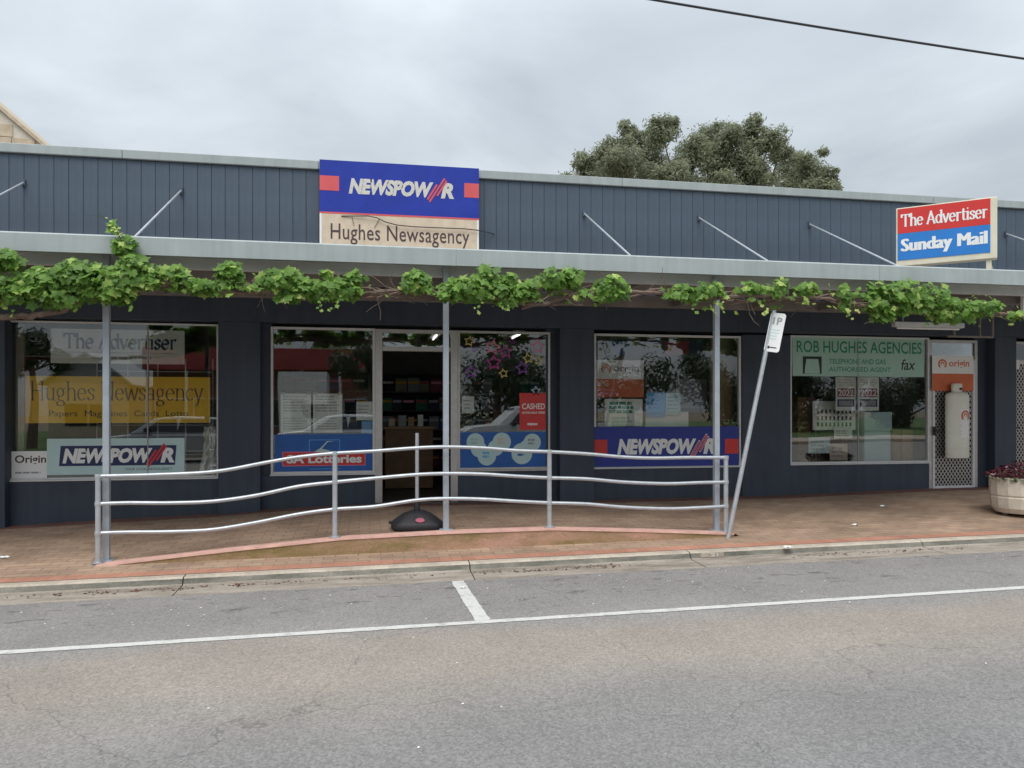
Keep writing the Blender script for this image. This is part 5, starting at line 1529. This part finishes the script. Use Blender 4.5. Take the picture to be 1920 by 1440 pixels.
m2 = MB(); m2.box(bx[0], bx[1], DY + 0.10, DY + 0.30, bx[2] - 0.25, bx[3]); o = m2.build('white_carton', M['white'], None, bevel=0.006, origin=(bx[0], DY + 0.2, bx[2] - 0.25)); tag(o, 'white carton on the sill behind the two blue leaflets', 'carton')
bx = rect(1268, 710, 1326, 765, 1.2)  # box added behind the glass to imitate the mirrored image of a caravan
m2 = MB(); m2.box(bx[0], bx[1], 1.2, 1.5, bx[2], bx[3]); o = m2.build('caravan_reflection', M['grey'], None, bevel=0.01, origin=(bx[0], 1.3, bx[2])); tag(o, 'pale grey box added as a caravan reflection in the blue banner window', 'box')
bx = rect(1349, 672, 1374, 800, 0.55)
m2 = MB(); m2.box(bx[0], bx[1], 0.55, 0.62, 0.02, bx[3]); o = m2.build('timber_screen', M['tan'], None, bevel=0.004, origin=(bx[0], 0.58, 0.02)); tag(o, 'narrow brown timber screen at the right of the blue banner window', 'screen')
bx = rect(1330, 640, 1386, 800, 0.75)
m2 = MB(); m2.box(bx[0], bx[1] + 0.1, 0.70, 0.76, 0.02, 2.4); o = m2.build('display_screen', M['beige'], None, origin=(bx[0], 0.73, 0.02)); tag(o, 'beige display screen behind the narrow timber screen', 'screen')
for q, (a_, b_) in enumerate(((1120, 1200), (1212, 1325))):
    bx = rect(a_, 636, b_, 668, 0.9)
    s1 = board('hanging_poster', ('dark blue poster hung high above the gas supplier sign', 'dark blue and maroon poster hung high right of the gas supplier sign')[q], 'poster', bx, 0.9, M['navy'], 0.004)
    panel(s1, 'colour_block', *sub(bx, 0.3, 0.7, 0.1, 0.9), 0.899, M['lotblue'] if q == 0 else M['maroon'])

# window five
VG = GY + 0.0022
bx = rect(1486, 633, 1733, 706, VG)
s1 = board('agency_banner', 'mint banner with green capitals across the top of the rightmost window', 'banner', bx, VG, M['mint'], 0.0015)
Y_ = VG - 0.001
lettering(s1, 'ROB HUGHES AGENCIES', *sub(bx, 0.03, 0.98, 0.60, 0.90), Y_, M['green'], bold=0.012, spacing=1.0)
lettering(s1, 'TELEPHONE AND GAS', *sub(bx, 0.27, 0.70, 0.32, 0.45), Y_, M['green'], bold=0.01)
lettering(s1, 'AUTHORISED AGENT', *sub(bx, 0.27, 0.74, 0.12, 0.24), Y_, M['green'], bold=0.01)
lettering(s1, 'fax', *sub(bx, 0.82, 0.93, 0.18, 0.46), Y_, M['black'], bold=0.01, shear=0.2)
pb = sub(bx, 0.075, 0.215, 0.06, 0.50); panel(s1, 'picture', *pb, Y_ - 0.0003, M['black'])
m2 = MB(); c_ = sub(pb, 0.5, 0.5, 0.0, 0.0); m2.prism([(pb[0] + 0.03, pb[2] + 0.003), (pb[1] - 0.03, pb[2] + 0.003), (pb[1] - 0.04, pb[2] + 0.10), (pb[1] - 0.06, pb[3] - 0.04), (pb[0] + 0.06, pb[3] - 0.04), (pb[0] + 0.04, pb[2] + 0.10)], Y_ - 0.002, Y_ - 0.001); m2.build('picture_shape', M['mint'], s1)
for q, (a_, b_) in enumerate(((1567, 1605), (1609, 1648))):
    bx = rect(a_, 707, b_, 770, DY)
    s1 = board('year_poster', ('left of two white and maroon year posters in the rightmost window', 'right of two white and maroon year posters in the rightmost window')[q], 'poster', bx, DY, M['paper'], 0.003, 'year posters')
    panel(s1, 'maroon_block', *sub(bx, 0.08, 0.92, 0.40, 0.66), DY - 0.001, M['maroon'])
    lettering(s1, '2022', *sub(bx, 0.12, 0.88, 0.43, 0.63), DY - 0.0022, M['white'], bold=0.02)
    panel(s1, 'navy_block', *sub(bx, 0.08, 0.92, 0.12, 0.34), DY - 0.001, M['navy'])
    panel(s1, 'pale_slot', *sub(bx, 0.15, 0.85, 0.15, 0.30), DY - 0.0022, M['grey'])
    txt_bars(s1, sub(bx, 0.1, 0.9, 0.72, 0.95), 3, DY - 0.001, M['aged'], 41 + q, frac=0.4)
bx = rect(1524, 752, 1604, 806, 0.50)
s1 = board('key_rack', 'pale upright rack of small dark hooks in the rightmost window', 'rack', bx, 0.50, M['paper'], 0.02)
m2 = MB()
for r_ in range(3):
    for c_ in range(9):
        q = sub(bx, 0.10 + c_ * 0.095, 0.12 + c_ * 0.095 + 0.012, 0.12 + r_ * 0.22, 0.26 + r_ * 0.22)
        m2.box(q[0], q[1], 0.488, 0.499, q[2], q[3])
m2.build('hooks', M['black'], s1)['kind'] = 'stuff'
m2 = MB(); m2.box(bx[0] + 0.05, bx[0] + 0.09, 0.53, 0.57, 0.02, bx[3]); m2.box(bx[1] - 0.09, bx[1] - 0.05, 0.53, 0.57, 0.02, bx[3]); m2.build('legs', M['black'], s1)
for a_, b_, c_, d_, m_, lab in ((1564, 803, 1598, 822, 'paper', 'small white card just below the key rack'), (1516, 820, 1556, 850, 'aqua', 'pale aqua card low in the left of the rightmost window'), (1556, 832, 1589, 863, 'aged', 'buff card low beside the pale aqua card')):
    bx = rect(a_, b_, c_, d_, 0.42); s1 = board('price_card', lab, 'card', bx, 0.42, M[m_], 0.003)
    txt_bars(s1, sub(bx, 0.1, 0.9, 0.15, 0.85), 3, 0.419, M['grey'], a_, frac=0.45)
    m2 = MB(); m2.box((bx[0] + bx[1]) / 2 - 0.01, (bx[0] + bx[1]) / 2 + 0.01, 0.425, 0.44, 0.02, bx[2] + 0.05); m2.build('stem', M['black'], s1)
bx = rect(1620, 772, 1673, 868, 0.55)
fg = thing('upright_fridge', 'pale blue-white upright fridge standing in the rightmost window', 'fridge', ((bx[0] + bx[1]) / 2, 0.75, 0.0))
m2 = MB(); m2.box(bx[0], bx[1], 0.58, 1.05, 0.0, bx[3]); m2.build('cabinet', M['aqua'], fg, bevel=0.012)
zz = bx[2] + (bx[3] - bx[2]) * 0.62
m2 = MB(); m2.box(bx[0] + 0.004, bx[1] - 0.004, 0.55, 0.578, zz + 0.008, bx[3] - 0.004); m2.build('freezer_door', M['aqua'], fg, bevel=0.008)
m2 = MB(); m2.box(bx[0] + 0.004, bx[1] - 0.004, 0.55, 0.578, 0.06, zz - 0.004); m2.build('door', M['aqua'], fg, bevel=0.008)
for k, (a_, b_) in enumerate(((1674, 1690), (1692, 1712))):
    bx = rect(a_, 806, b_, 868, 0.5)
    m2 = MB(); m2.box(bx[0], bx[1], 0.5, 0.75, 0.0, bx[3]); o = m2.build('timber_box', M['tan'] if k else M['brown'], None, bevel=0.004, origin=(bx[0], 0.6, 0)); tag(o, ('dark brown timber box right of the fridge', 'tan timber box right of the dark brown one')[k], 'box')
bx = rect(1496, 745, 1520, 868, 0.8)
m2 = MB(); m2.box(bx[0], bx[1], 0.8, 1.3, 0.0, bx[3]); o = m2.build('brown_cabinet', M['brown'], None, bevel=0.005, origin=(bx[0], 1, 0)); tag(o, 'dark brown cabinet at the left of the rightmost window', 'cabinet')

# mesh door: gas sign and gas bottle display
gy = GY - 0.055
bx = rect(1748, 667, 1825, 733, gy)
s1 = board('mesh_door_sign', 'white and orange gas sign on the mesh security door', 'sign', bx, gy, M['white'], 0.006)
sun_logo(s1, sub(bx, 0.14, 0.90, 0.62, 0.90), gy - 0.001, M['orange'], M['orange'])
panel(s1, 'orange_band', *sub(bx, 0.0, 1.0, 0.0, 0.49), gy - 0.001, M['orange'])
b0, b1 = P(1769, 800, gy - 0.03).x, P(1812, 800, gy - 0.03).x
zb0, zb1 = P(1790, 858, gy - 0.03).z, P(1790, 735, gy - 0.03).z
gb = thing('gas_bottle', 'cream gas bottle display hanging on the mesh security door', 'gas bottle', ((b0 + b1) / 2, gy - 0.03, zb0))
rr = (b1 - b0) / 2
m2 = MB(); m2.lathe([(rr * 0.96, 0.0), (rr, 0.012), (rr, 0.16), (rr * 1.012, 0.165), (rr * 1.012, 0.175), (rr, 0.18), (rr, zb1 - zb0 - 0.07), (rr * 0.9, zb1 - zb0 - 0.03), (rr * 0.55, zb1 - zb0)], ((b0 + b1) / 2, gy - 0.075, zb0), 28, 0, (1, 0.42)); m2.build('cylinder', M['bottle'], gb, smooth=True)
m2 = MB(); m2.lathe([(rr * 0.42, 0), (rr * 0.46, 0.05), (rr * 0.46, 0.12), (rr * 0.40, 0.13)], ((b0 + b1) / 2, gy - 0.065, zb1 + 0.001), 18, 0, (1, 0.5)); m2.build('collar', M['bottle'], gb, smooth=True)
m2 = MB(); m2.lathe([(0.022, 0), (0.022, 0.03), (0.014, 0.035)], ((b0 + b1) / 2 + 0.03, gy - 0.115, zb1 + 0.03), 10); m2.build('valve', M['black'], gb)
lbx_ = (b0 + rr * 0.85, b1 - rr * 0.10, zb0 + (zb1 - zb0) * 0.30, zb0 + (zb1 - zb0) * 0.74)
def bottle_xf(v):
    xx = (v.x - (b0 + b1) / 2) / rr
    return Vector((v.x, gy - 0.075 - 0.42 * rr * math.sqrt(max(0, 1 - xx * xx)) - 0.002 - (gy - v.y), v.z))
m2 = MB(); n = 8; vs, fs = [], []
for i in range(n + 1):
    x = lbx_[0] + (lbx_[1] - lbx_[0]) * i / n
    vs += [bottle_xf(Vector((x, gy, lbx_[2]))), bottle_xf(Vector((x, gy, lbx_[3])))]
m2.add(vs, [(2 * i, 2 * i + 2, 2 * i + 3, 2 * i + 1) for i in range(n)]); lb_ = m2.build('paper_label', M['white'], gb)
sun_logo(lb_, (lbx_[0] + 0.025, lbx_[1], lbx_[2] + (lbx_[3] - lbx_[2]) * 0.58, lbx_[3] - 0.02), gy - 0.004, M['orange'], M['ink'], None, xf=bottle_xf)
m2 = MB()
for z_ in (0.42, 0.22, 0.12):
    zz = lbx_[2] + (lbx_[3] - lbx_[2]) * z_
    p0_, p1_ = bottle_xf(Vector((lbx_[0] + 0.015, gy - 0.003, zz))), bottle_xf(Vector((lbx_[1] - 0.02, gy - 0.003, zz)))
    m2.add([p0_, p1_, p1_ + Vector((0, 0, 0.014)), p0_ + Vector((0, 0, 0.014))], [(0, 1, 2, 3)])
m2.build('small_print', M['grey'], lb_)

# inside the shop: counter, shelves of stock, strip lights
ct = thing('counter', 'low brown shop counter with stock seen through the doorway', 'counter', P(765, 920, 2.2))
bx = rect(722, 800, 812, 925, 2.2)
m2 = MB(); m2.box(bx[0], bx[1], 2.2, 2.7, 0.0, bx[3] - 0.04); m2.build('carcass', M['brown'], ct, bevel=0.005)
m2 = MB(); m2.box(bx[0] - 0.03, bx[1] + 0.03, 2.16, 2.74, bx[3] - 0.039, bx[3]); m2.build('top', M['tan'], ct, bevel=0.005)
rnd = random.Random(3)
stock = [('aged', 0.10), ('grey', 0.13), ('tan', 0.10), ('paper', 0.09)]
for i, (m_, w_) in enumerate(stock):
    x = bx[0] + 0.06 + i * 0.16; h_ = rnd.uniform(0.10, 0.26)
    m2 = MB(); m2.box(x, x + w_, 2.3, 2.42, bx[3] + 0.001, bx[3] + h_); o = m2.build('stock_box', M[m_], None, bevel=0.004, origin=(x, 2.35, bx[3]))
    tag(o, '%s box on the counter seen through the doorway, %s' % (('buff', 'grey', 'tan', 'white')[i], ('far left', 'second from left', 'third from left', 'far right')[i]), 'box')
def shelf_unit(x0, x1, y, ncol, label):
    su = thing('magazine_shelf', label, 'shelf', ((x0 + x1) / 2, y, -0.02))
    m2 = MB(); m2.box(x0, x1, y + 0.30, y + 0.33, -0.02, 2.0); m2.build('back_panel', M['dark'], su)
    for x in (x0, x1 - 0.03):
        m2 = MB(); m2.box(x, x + 0.03, y, y + 0.299, -0.02, 2.0); m2.build('side', M['innerwall'], su)
    cols = ['maroon', 'navy', 'grey', 'dark', 'brown', 'lotblue', 'dark', 'ink', 'beige', 'grey', 'green']
    for k in range(5):
        z = 0.15 + k * 0.37
        m2 = MB(); m2.box(x0 + 0.031, x1 - 0.031, y, y + 0.299, z, z + 0.025); m2.build('shelf_board', M['innerwall'], su)
        x = x0 + 0.05
        while x < x1 - 0.25:
            w_ = rnd.uniform(0.17, 0.23)
            m2 = MB(); m2.box(x, x + w_, y + 0.06, y + 0.075, z + 0.026, z + rnd.uniform(0.24, 0.30)); mg = m2.build('magazine', M[rnd.choice(cols)], su)
            m2 = MB(); m2.box(x + 0.01, x + w_ - 0.01, y + 0.0585, y + 0.0595, z + 0.18, z + 0.225); m2.build('masthead', M[rnd.choice(['paper', 'red', 'yellow', 'pink', 'aqua'])], mg)
            x += w_ + rnd.uniform(0.005, 0.03)
shelf_unit(0.2, 2.6, 4.6, 8, 'tall magazine shelf on the back wall seen through the doorway')
shelf_unit(2.9, 5.3, 4.5, 8, 'tall magazine shelf deep behind the blue banner window')
shelf_unit(-1.6, 0.0, 3.9, 8, 'tall magazine shelf deep behind the lottery poster window')
for q, (px, py, yy) in enumerate(((819, 630, 1.2), (975, 628, 1.5))):
    p = P(px, py, yy)
    lt = thing('strip_light', ('lit strip light glimpsed through the glass over the doorway', 'lit strip light glimpsed at the top of the star window')[q], 'light', p)
    m2 = MB(); m2.box(p.x - 0.07, p.x + 0.07, yy - 0.04, yy + 1.2, p.z + 0.03, p.z + 0.09); m2.build('batten', M['white'], lt)
    m2 = MB(); m2.tube([(p.x, yy, p.z + 0.01), (p.x, yy + 0.7, p.z + 0.01)], 0.013, 8); m2.build('tube', M['tube'], lt)
    m2 = MB(); m2.tube([(p.x, yy + 0.2, p.z + 0.09), (p.x, yy + 0.2, 2.76)], 0.006, 5); m2.tube([(p.x, yy + 1.0, p.z + 0.09), (p.x, yy + 1.0, 2.76)], 0.006, 5); m2.build('hanger', M['galv'], lt)

# ================================================================== ACROSS THE STREET (seen in the glass)
def PM(px, py, Ya): 
    """point behind the camera, at depth Ya, whose mirror image in the shop glass is at (px, py)"""
    q = P(px, py, 2 * GY - Ya)
    return Vector((q.x, Ya, q.z))
sheet('far_footpath', [-60, -10, 10, 60], [-21.0, -17.75], lambda x, y: z_road(x, -8) + 0.12, M['kerb'])
sheet('far_verge', [-60, -10, 10, 60], [-60.0, -27.0, -21.0], lambda x, y: z_road(x, -8) + 0.13, M['grass'])
m2 = MB(); m2.add([(x, y, z_road(x, -8) + dz) for x in (-60, 60) for y, dz in ((-17.62, -0.05), (-17.62, 0.12), (-17.75, 0.119), (-17.75, -0.05))], [(0, 4, 5, 1), (1, 5, 6, 2), (2, 6, 7, 3)]); structure(m2.build('far_kerb', M['kerb']))

def make_car(loc, label, paint, ute=False):
    x0, y0, z0 = loc
    car = thing('parked_car', label, 'car', loc, 'cars parked across the street')
    L_, Wd = 4.9, 1.82
    if ute: prof = [(0.05, 0.45), (0.0, 0.60), (0.04, 0.92), (0.30, 1.06), (1.25, 1.16), (2.0, 1.16), (3.35, 1.16), (3.40, 1.20), (5.15, 1.20), (5.18, 0.55), (5.0, 0.45)]; cab = [(1.20, 1.15), (1.85, 1.74), (2.2, 1.80), (3.15, 1.79), (3.42, 1.15)]
    else: prof = [(0.05, 0.42), (0.0, 0.58), (0.05, 0.80), (0.35, 0.95), (1.20, 1.05), (2.2, 1.06), (4.3, 1.08), (4.78, 1.02), (4.85, 0.55), (4.7, 0.42)]; cab = [(1.10, 1.04), (1.85, 1.52), (2.4, 1.58), (3.9, 1.54), (4.62, 1.06)]
    m2 = MB(); m2.prism([(x0 + x, z0 + z - 0.1) for x, z in prof], y0 - Wd / 2, y0 + Wd / 2); m2.build('body', paint, car, bevel=0.07)
    n = len(cab)
    vs = []
    for s, ins in ((-1, 0.06), (1, 0.06)):
        for x, z in cab:
            k = (z - 1.05) / 0.6
            vs.append((x0 + x, y0 + s * (Wd / 2 - 0.03 - 0.17 * k), z0 + z - 0.1))
    m2 = MB(); m2.add(vs, [tuple(range(n - 1, -1, -1)), tuple(range(n, 2 * n))] + [(i, (i + 1) % n, (i + 1) % n + n, i + n) for i in range(n)]); m2.build('cabin', paint, car, bevel=0.05)
    zt_ = max(z for _, z in cab) - 0.1
    # side windows, proud of the cabin side that faces the shop
    for s in (1, -1):
        for a_, b_ in (((1.62, 2.36), (2.44, 3.1)) if ute else ((1.62, 2.55), (2.64, 3.45), (3.52, 4.15))):
            def side_pt(x, f):
                z = 1.10 + (zt_ - 1.02) * f
                k = (z - 1.05) / 0.6
                return (x0 + x, y0 + s * (Wd / 2 - 0.03 - 0.17 * k + 0.006), z0 + z - 0.1)
            inset = 0.42 if a_ == 1.62 else 0.0
            back = 0.32 if (not ute and b_ > 4) else 0.05
            q = [side_pt(a_ - 0.1, 0), side_pt(b_, 0), side_pt(b_ - back, 0.86), side_pt(a_ + inset, 0.86)]
            q2 = [(v[0], v[1] - s * 0.03, v[2]) for v in q]
            m2 = MB(); m2.add(q + q2, [(0, 1, 2, 3), (7, 6, 5, 4), (0, 4, 5, 1), (1, 5, 6, 2), (2, 6, 7, 3), (3, 7, 4, 0)]); m2.build('side_window', M['carglass'], car)
    q = [(x0 + cab[0][0] + 0.10 - 0.012, y0 - 0.72, z0 + 1.05), (x0 + cab[0][0] + 0.10 - 0.012, y0 + 0.72, z0 + 1.05), (x0 + cab[1][0] - 0.05, y0 + 0.62, z0 + cab[1][1] - 0.13), (x0 + cab[1][0] - 0.05, y0 - 0.62, z0 + cab[1][1] - 0.13)]
    m2 = MB(); m2.add(q + [(v[0] + 0.04, v[1], v[2] - 0.03) for v in q], [(0, 1, 2, 3), (7, 6, 5, 4), (0, 4, 5, 1), (1, 5, 6, 2), (2, 6, 7, 3), (3, 7, 4, 0)]); m2.build('windscreen', M['carglass'], car)
    for wx in ((0.95, 4.15) if ute else (0.88, 3.72)):
        for s in (1, -1):
            w = bpy.data.objects.new('wheel', None); C.objects.link(w); w.parent = car; w.location = (wx, s * 0.80, 0.33)
            def wx_f(v, wx=wx, s=s): return Vector((x0 + wx + v.x, y0 + s * 0.80 + v.z * s, z0 + 0.33 + v.y))
            m2 = MB(); m2.lathe([(0.20, -0.1), (0.32, -0.1), (0.345, -0.06), (0.345, 0.08), (0.32, 0.115), (0.22, 0.12), (0.21, 0.10)], (0, 0, 0), 24, 0, (1, 1), wx_f); m2.build('tyre', M['tyre'], w, smooth=True)
            m2 = MB(); m2.lathe([(0.215, 0.06), (0.20, 0.11), (0.06, 0.085), (0.05, 0.12), (0.0001, 0.12)], (0, 0, 0), 20, 0, (1, 1), wx_f); m2.build('rim', M['lamp'], w, smooth=True)
    for s in (1, -1):
        m2 = MB(); m2.box(x0 - 0.01, x0 + 0.22, y0 + s * 0.62 - 0.2, y0 + s * 0.62 + 0.2, z0 + 0.62, z0 + 0.76); m2.build('headlight', M['lamp'], car, bevel=0.03)
        m2 = MB(); m2.box(x0 + (5.12 if ute else 4.72), x0 + (5.2 if ute else 4.86), y0 + s * 0.72 - 0.12, y0 + s * 0.72 + 0.12, z0 + 0.66, z0 + 0.95); m2.build('tail_light', M['red'], car, bevel=0.02)
        m2 = MB(); m2.box(x0 + 1.62, x0 + 1.78, y0 + s * 1.02 - 0.1, y0 + s * 1.02 + 0.1, z0 + 1.02, z0 + 1.14); m2.build('mirror', M['black'], car, bevel=0.03)
    if ute:
        m2 = MB(); m2.box(x0 + 3.45, x0 + 5.12, y0 - 0.82, y0 + 0.82, z0 + 1.101, z0 + 1.14); m2.build('tonneau', M['rubber'], car, bevel=0.02)
    return car
CYY = -15.4
for px, ute, paint, lab in ((862, True, M['carwhite'], 'white dual-cab ute reflected in the star window right of the entrance'), (505, False, M['carwhite'], 'white wagon reflected behind the two pale notices'), (185, False, M['carsilver'], 'silver wagon reflected in the leftmost window')):
    p = PM(px, 790, CYY)
    make_car((p.x, CYY, z_road(p.x, -8) + 0.005), lab, paint, ute)

def building(name, label, x0, x1, y0, y1, h, wall_m, parts):
    b = thing(name, label, 'building', ((x0 + x1) / 2, y1, z_road((x0 + x1) / 2, -8)))
    z0 = z_road(x0, -8) - 0.3
    m2 = MB(); m2.box(x0, x1, y0, y1, z0, h); m2.build('wall', wall_m, b)
    parts(b, x0, x1, y0, y1, h, z0)
    return b
BY = -34.0
def red_parts(b, x0, x1, y0, y1, h, z0):
    m2 = MB(); m2.box(x0 - 0.2, x1 + 0.2, y1 + 0.01, y1 + 1.2, h - 0.85, h + 0.35); m2.build('fascia', M['redroof'], b, bevel=0.02)
    cx = PM(615, 650, BY).x
    m2 = MB(); m2.add([(cx - 1.3, y1 - 0.5, h + 0.2), (cx + 1.3, y1 - 0.5, h + 0.2), (cx + 1.3, y1 - 3, h + 0.2), (cx - 1.3, y1 - 3, h + 0.2), (cx, y1 - 1.75, h + 2.0)], [(0, 1, 4), (1, 2, 4), (2, 3, 4), (3, 0, 4), (3, 2, 1, 0)]); m2.build('turret_roof', M['greenroof'], b)
    n = 6
    for i in range(n):
        xx = x0 + (x1 - x0) * (i + 0.5) / n
        w = bpy.data.objects.new('window', None); C.objects.link(w); w.parent = b; w.location = (xx - world_loc(b).x, 0, 1.0)
        m2 = MB(); m2.box(xx - 0.85, xx + 0.85, y1 + 0.005, y1 + 0.06, z0 + 1.1, z0 + 2.7); m2.build('frame', M['whitealu'], w)
        m2 = MB(); m2.box(xx - 0.78, xx + 0.78, y1 + 0.061, y1 + 0.07, z0 + 1.17, z0 + 2.63); m2.build('pane', M['carglass'], w)
    for i in range(n + 1):
        xx = x0 + (x1 - x0) * i / n
        m2 = MB(); m2.box(xx - 0.07, xx + 0.07, y1 + 0.95, y1 + 1.09, z0, h - 0.86); m2.build('post', M['whitealu'], b)
xr0, xr1 = PM(285, 690, BY).x, PM(705, 690, BY).x
building('red_fascia_building', 'low building with a red fascia and green turret reflected left of the entrance', xr0, xr1, BY - 8, BY, 4.35, M['brickred'], red_parts)
def gable_parts(b, x0, x1, y0, y1, h, z0):
    cx = (x0 + x1) / 2
    for s in (-1, 1):
        e = x1 + 0.4 if s > 0 else x0 - 0.4
        m2 = MB(); m2.prism([(cx, h + 1.7), (e, h - 0.15), (e, h - 0.02), (cx, h + 1.85)], y0 - 0.3, y1 + 0.5); m2.build('roof_slope', M['roof'], b)
    m2 = MB(); m2.prism([(x0, h), (x1, h), (cx, h + 1.7)], y1 - 0.2, y1 - 0.001); m2.build('gable', M['grey'], b)
    for xx in (x0 + 1.5, x1 - 1.5):
        m2 = MB(); m2.box(xx - 0.6, xx + 0.6, y1 + 0.005, y1 + 0.05, z0 + 1.2, z0 + 2.5); m2.build('window', M['carglass'], b)
xg0, xg1 = PM(90, 700, -38).x, PM(240, 700, -38).x
building('gabled_house', 'grey-roofed gabled house reflected in the leftmost window', xg0, xg1, -45, -38, 2.9, M['aged'], gable_parts)
def van_parts(b, x0, x1, y0, y1, h, z0):
    m2 = MB(); m2.box(x0 + 1.0, x0 + 2.1, y1 + 0.005, y1 + 0.03, z0 + 1.6, z0 + 2.2); m2.build('window', M['carglass'], b)
    m2 = MB(); m2.box(x1 - 1.5, x1 - 0.8, y1 + 0.005, y1 + 0.03, z0 + 0.7, z0 + 2.4); m2.build('door', M['grey'], b)
    for xx in ((x0 + x1) / 2 - 0.4, (x0 + x1) / 2 + 0.4):
        m2 = MB(); m2.box(xx - 0.3, xx + 0.3, y1 - 0.1, y1 + 0.06, z0 + 0.05, z0 + 0.62); m2.build('wheel', M['tyre'], b, bevel=0.14)
xc0, xc1 = PM(522, 720, -23.5).x, PM(612, 720, -23.5).x
cv = building('white_caravan', 'white caravan reflected above the two pale notices', xc0, xc1, -25.8, -23.5, 2.95, M['carwhite'], van_parts)
cv['category'] = 'caravan'

def street_tree(px, Ya, top, r_, label, nl=1500, seed=0):
    rnd = random.Random(seed)
    b = PM(px, 770, Ya); zb_ = z_road(b.x, -8) + 0.1
    ct_ = PM(px, top, Ya).z
    t = thing('street_tree', label, 'tree', (b.x, Ya, zb_), 'trees across the street')
    m2 = MB(); m2.tube([(b.x, Ya, zb_), (b.x + 0.1, Ya, (zb_ + ct_) * 0.4), (b.x - 0.1, Ya, ct_ - r_ * 0.8)], [0.22, 0.16, 0.10], 8)
    cents = []
    for k in range(9):
        d = Vector((rnd.gauss(0, 1), rnd.gauss(0, 1), rnd.gauss(0, 0.7))).normalized() * r_ * rnd.uniform(0.3, 0.75)
        c = Vector((b.x, Ya, ct_ - r_ * 0.9)) + d
        cents.append((c, r_ * rnd.uniform(0.25, 0.45)))
        m2.tube([(b.x - 0.05, Ya, ct_ - r_ * 1.3), c], [0.07, 0.02], 5)
    m2.build('trunk', M['bark'], t, smooth=True)
    m2 = MB()
    for i in range(nl):
        c, cr = rnd.choice(cents)
        d = Vector((rnd.gauss(0, 1), rnd.gauss(0, 1), rnd.gauss(0, 1))).normalized()
        leaf_quad(m2, c + d * cr * rnd.uniform(0.5, 1.05), d + Vector((rnd.uniform(-.6, .6), rnd.uniform(-.6, .6), rnd.uniform(-.3, .9))), rnd.uniform(0.12, 0.24), rnd.uniform(0.1, 0.7), LANCE, 0.1)
    m2.build('crown', M['street_leaf'], t, tint=True)['kind'] = 'stuff'
for i, (px, Ya, top, r_, lab) in enumerate(((60, -26, 605, 1.6, 'open tree reflected at the left of the leftmost window'), (372, -44, 632, 1.6, 'small tree reflected at the upper right of the leftmost window'), (690, -27, 606, 1.9, 'tree reflected beside the left door jamb'), (525, -40, 655, 1.8, 'rounded tree reflected at the left of the lottery poster window'), (930, -24, 600, 3.2, 'dark tree reflected behind the foil stars'), (1180, -25, 640, 2.4, 'broad tree reflected in the blue banner window'), (1340, -30, 620, 3.4, 'tall tree reflected at the right of the blue banner window'), (1520, -27, 650, 3.0, 'low spreading tree reflected at the left of the rightmost window'), (1700, -30, 655, 3.2, 'low spreading tree reflected at the right of the rightmost window'))):
    street_tree(px, Ya, top, r_, lab, 1600 if r_ < 2.5 else 4200, 50 + i)

# ================================================================== LITTER
for px, py, w_, h_, lab, yy in ((1478, 1041, 0.09, 0.035, 'crumpled white paper scrap lying in the gutter', None), (1655, 950, 0.07, 0.03, 'small white scrap on the pavers near the rightmost window', None), (1603, 985, 0.07, 0.03, 'small white scrap on the pavers near the kerb', None), (6, 1046, 0.10, 0.03, 'white paper scrap on the pavers at the left edge', None), (868, 1103, 0.05, 0.02, 'white scrap lying beside the bay mark', None)):
    # walk down the sight line until it meets the surface
    best = None
    for k in range(600):
        Y_ = -4.7 + k * 0.009
        q = P(px, py, Y_)
        zz = z_road(q.x, Y_) if Y_ < -3.17 else z_path(q.x, max(Y_, -3.0))
        if q.z < zz + 0.002: best = (q.x, Y_, zz); break
    if best is None: continue
    m2 = MB(); n = 5; vs = []
    for j in range(n):
        for i in range(n):
            vs.append((best[0] + (i / (n - 1) - 0.5) * w_ + random.uniform(-.006, .006), best[1] + (j / (n - 1) - 0.5) * w_ * 0.7, best[2] + 0.006 + random.uniform(0, h_ * 0.6) * (1 if 0 < i < n - 1 else 0.3)))
    fs = [(j * n + i, j * n + i + 1, (j + 1) * n + i + 1, (j + 1) * n + i) for j in range(n - 1) for i in range(n - 1)]
    m2.add(vs, fs); m2.add([(v[0], v[1], v[2] - 0.003) for v in vs], [tuple(reversed(f)) for f in fs])
    o = m2.build('paper_scrap', M['scrap'], None, origin=best); tag(o, lab, 'litter', 'paper scraps')
m2 = MB()
for i in range(240):
    x = random.uniform(-5, 8)
    y = -3.55 - abs(random.gauss(0, 0.7)) if random.random() < 0.8 else random.uniform(-8, -4.8)
    s_ = random.uniform(0.004, 0.012)
    leaf_quad(m2, Vector((x, y, z_road(x, y) + 0.008)), Vector((random.uniform(-.2, .2), random.uniform(-.2, .2), 1)), s_, 0.5, OVAL, 0.1)
o = m2.build('fallen_petals', M['scrap']); tag(o, 'tiny pale specks of litter scattered over the road', 'litter', kind='stuff')
M['debris'] = mat('leaf_debris', (0.13, 0.055, 0.03), 0.9, 0, 0.4, 12)
m2 = MB()
for i in range(330):
    cl = random.choice([P(px, 1090, -3.25).x for px in (40, 200, 280, 420, 540, 760, 960, 1040, 1130, 1540, 1640, 1730)])
    x = random.gauss(cl, 0.28); y = random.gauss(-3.235, 0.035)
    leaf_quad(m2, Vector((x, min(-3.17, y - 0.03), z_road(x, -3.4) + random.uniform(0.014, 0.024))), Vector((random.uniform(-.4, .4), random.uniform(-.4, .4), 1)), random.uniform(0.008, 0.024), 0.5, OVAL, 0.2)
o = m2.build('gutter_debris', M['debris']); tag(o, 'reddish brown leaf litter lying in patches along the gutter', 'leaf litter', kind='stuff')
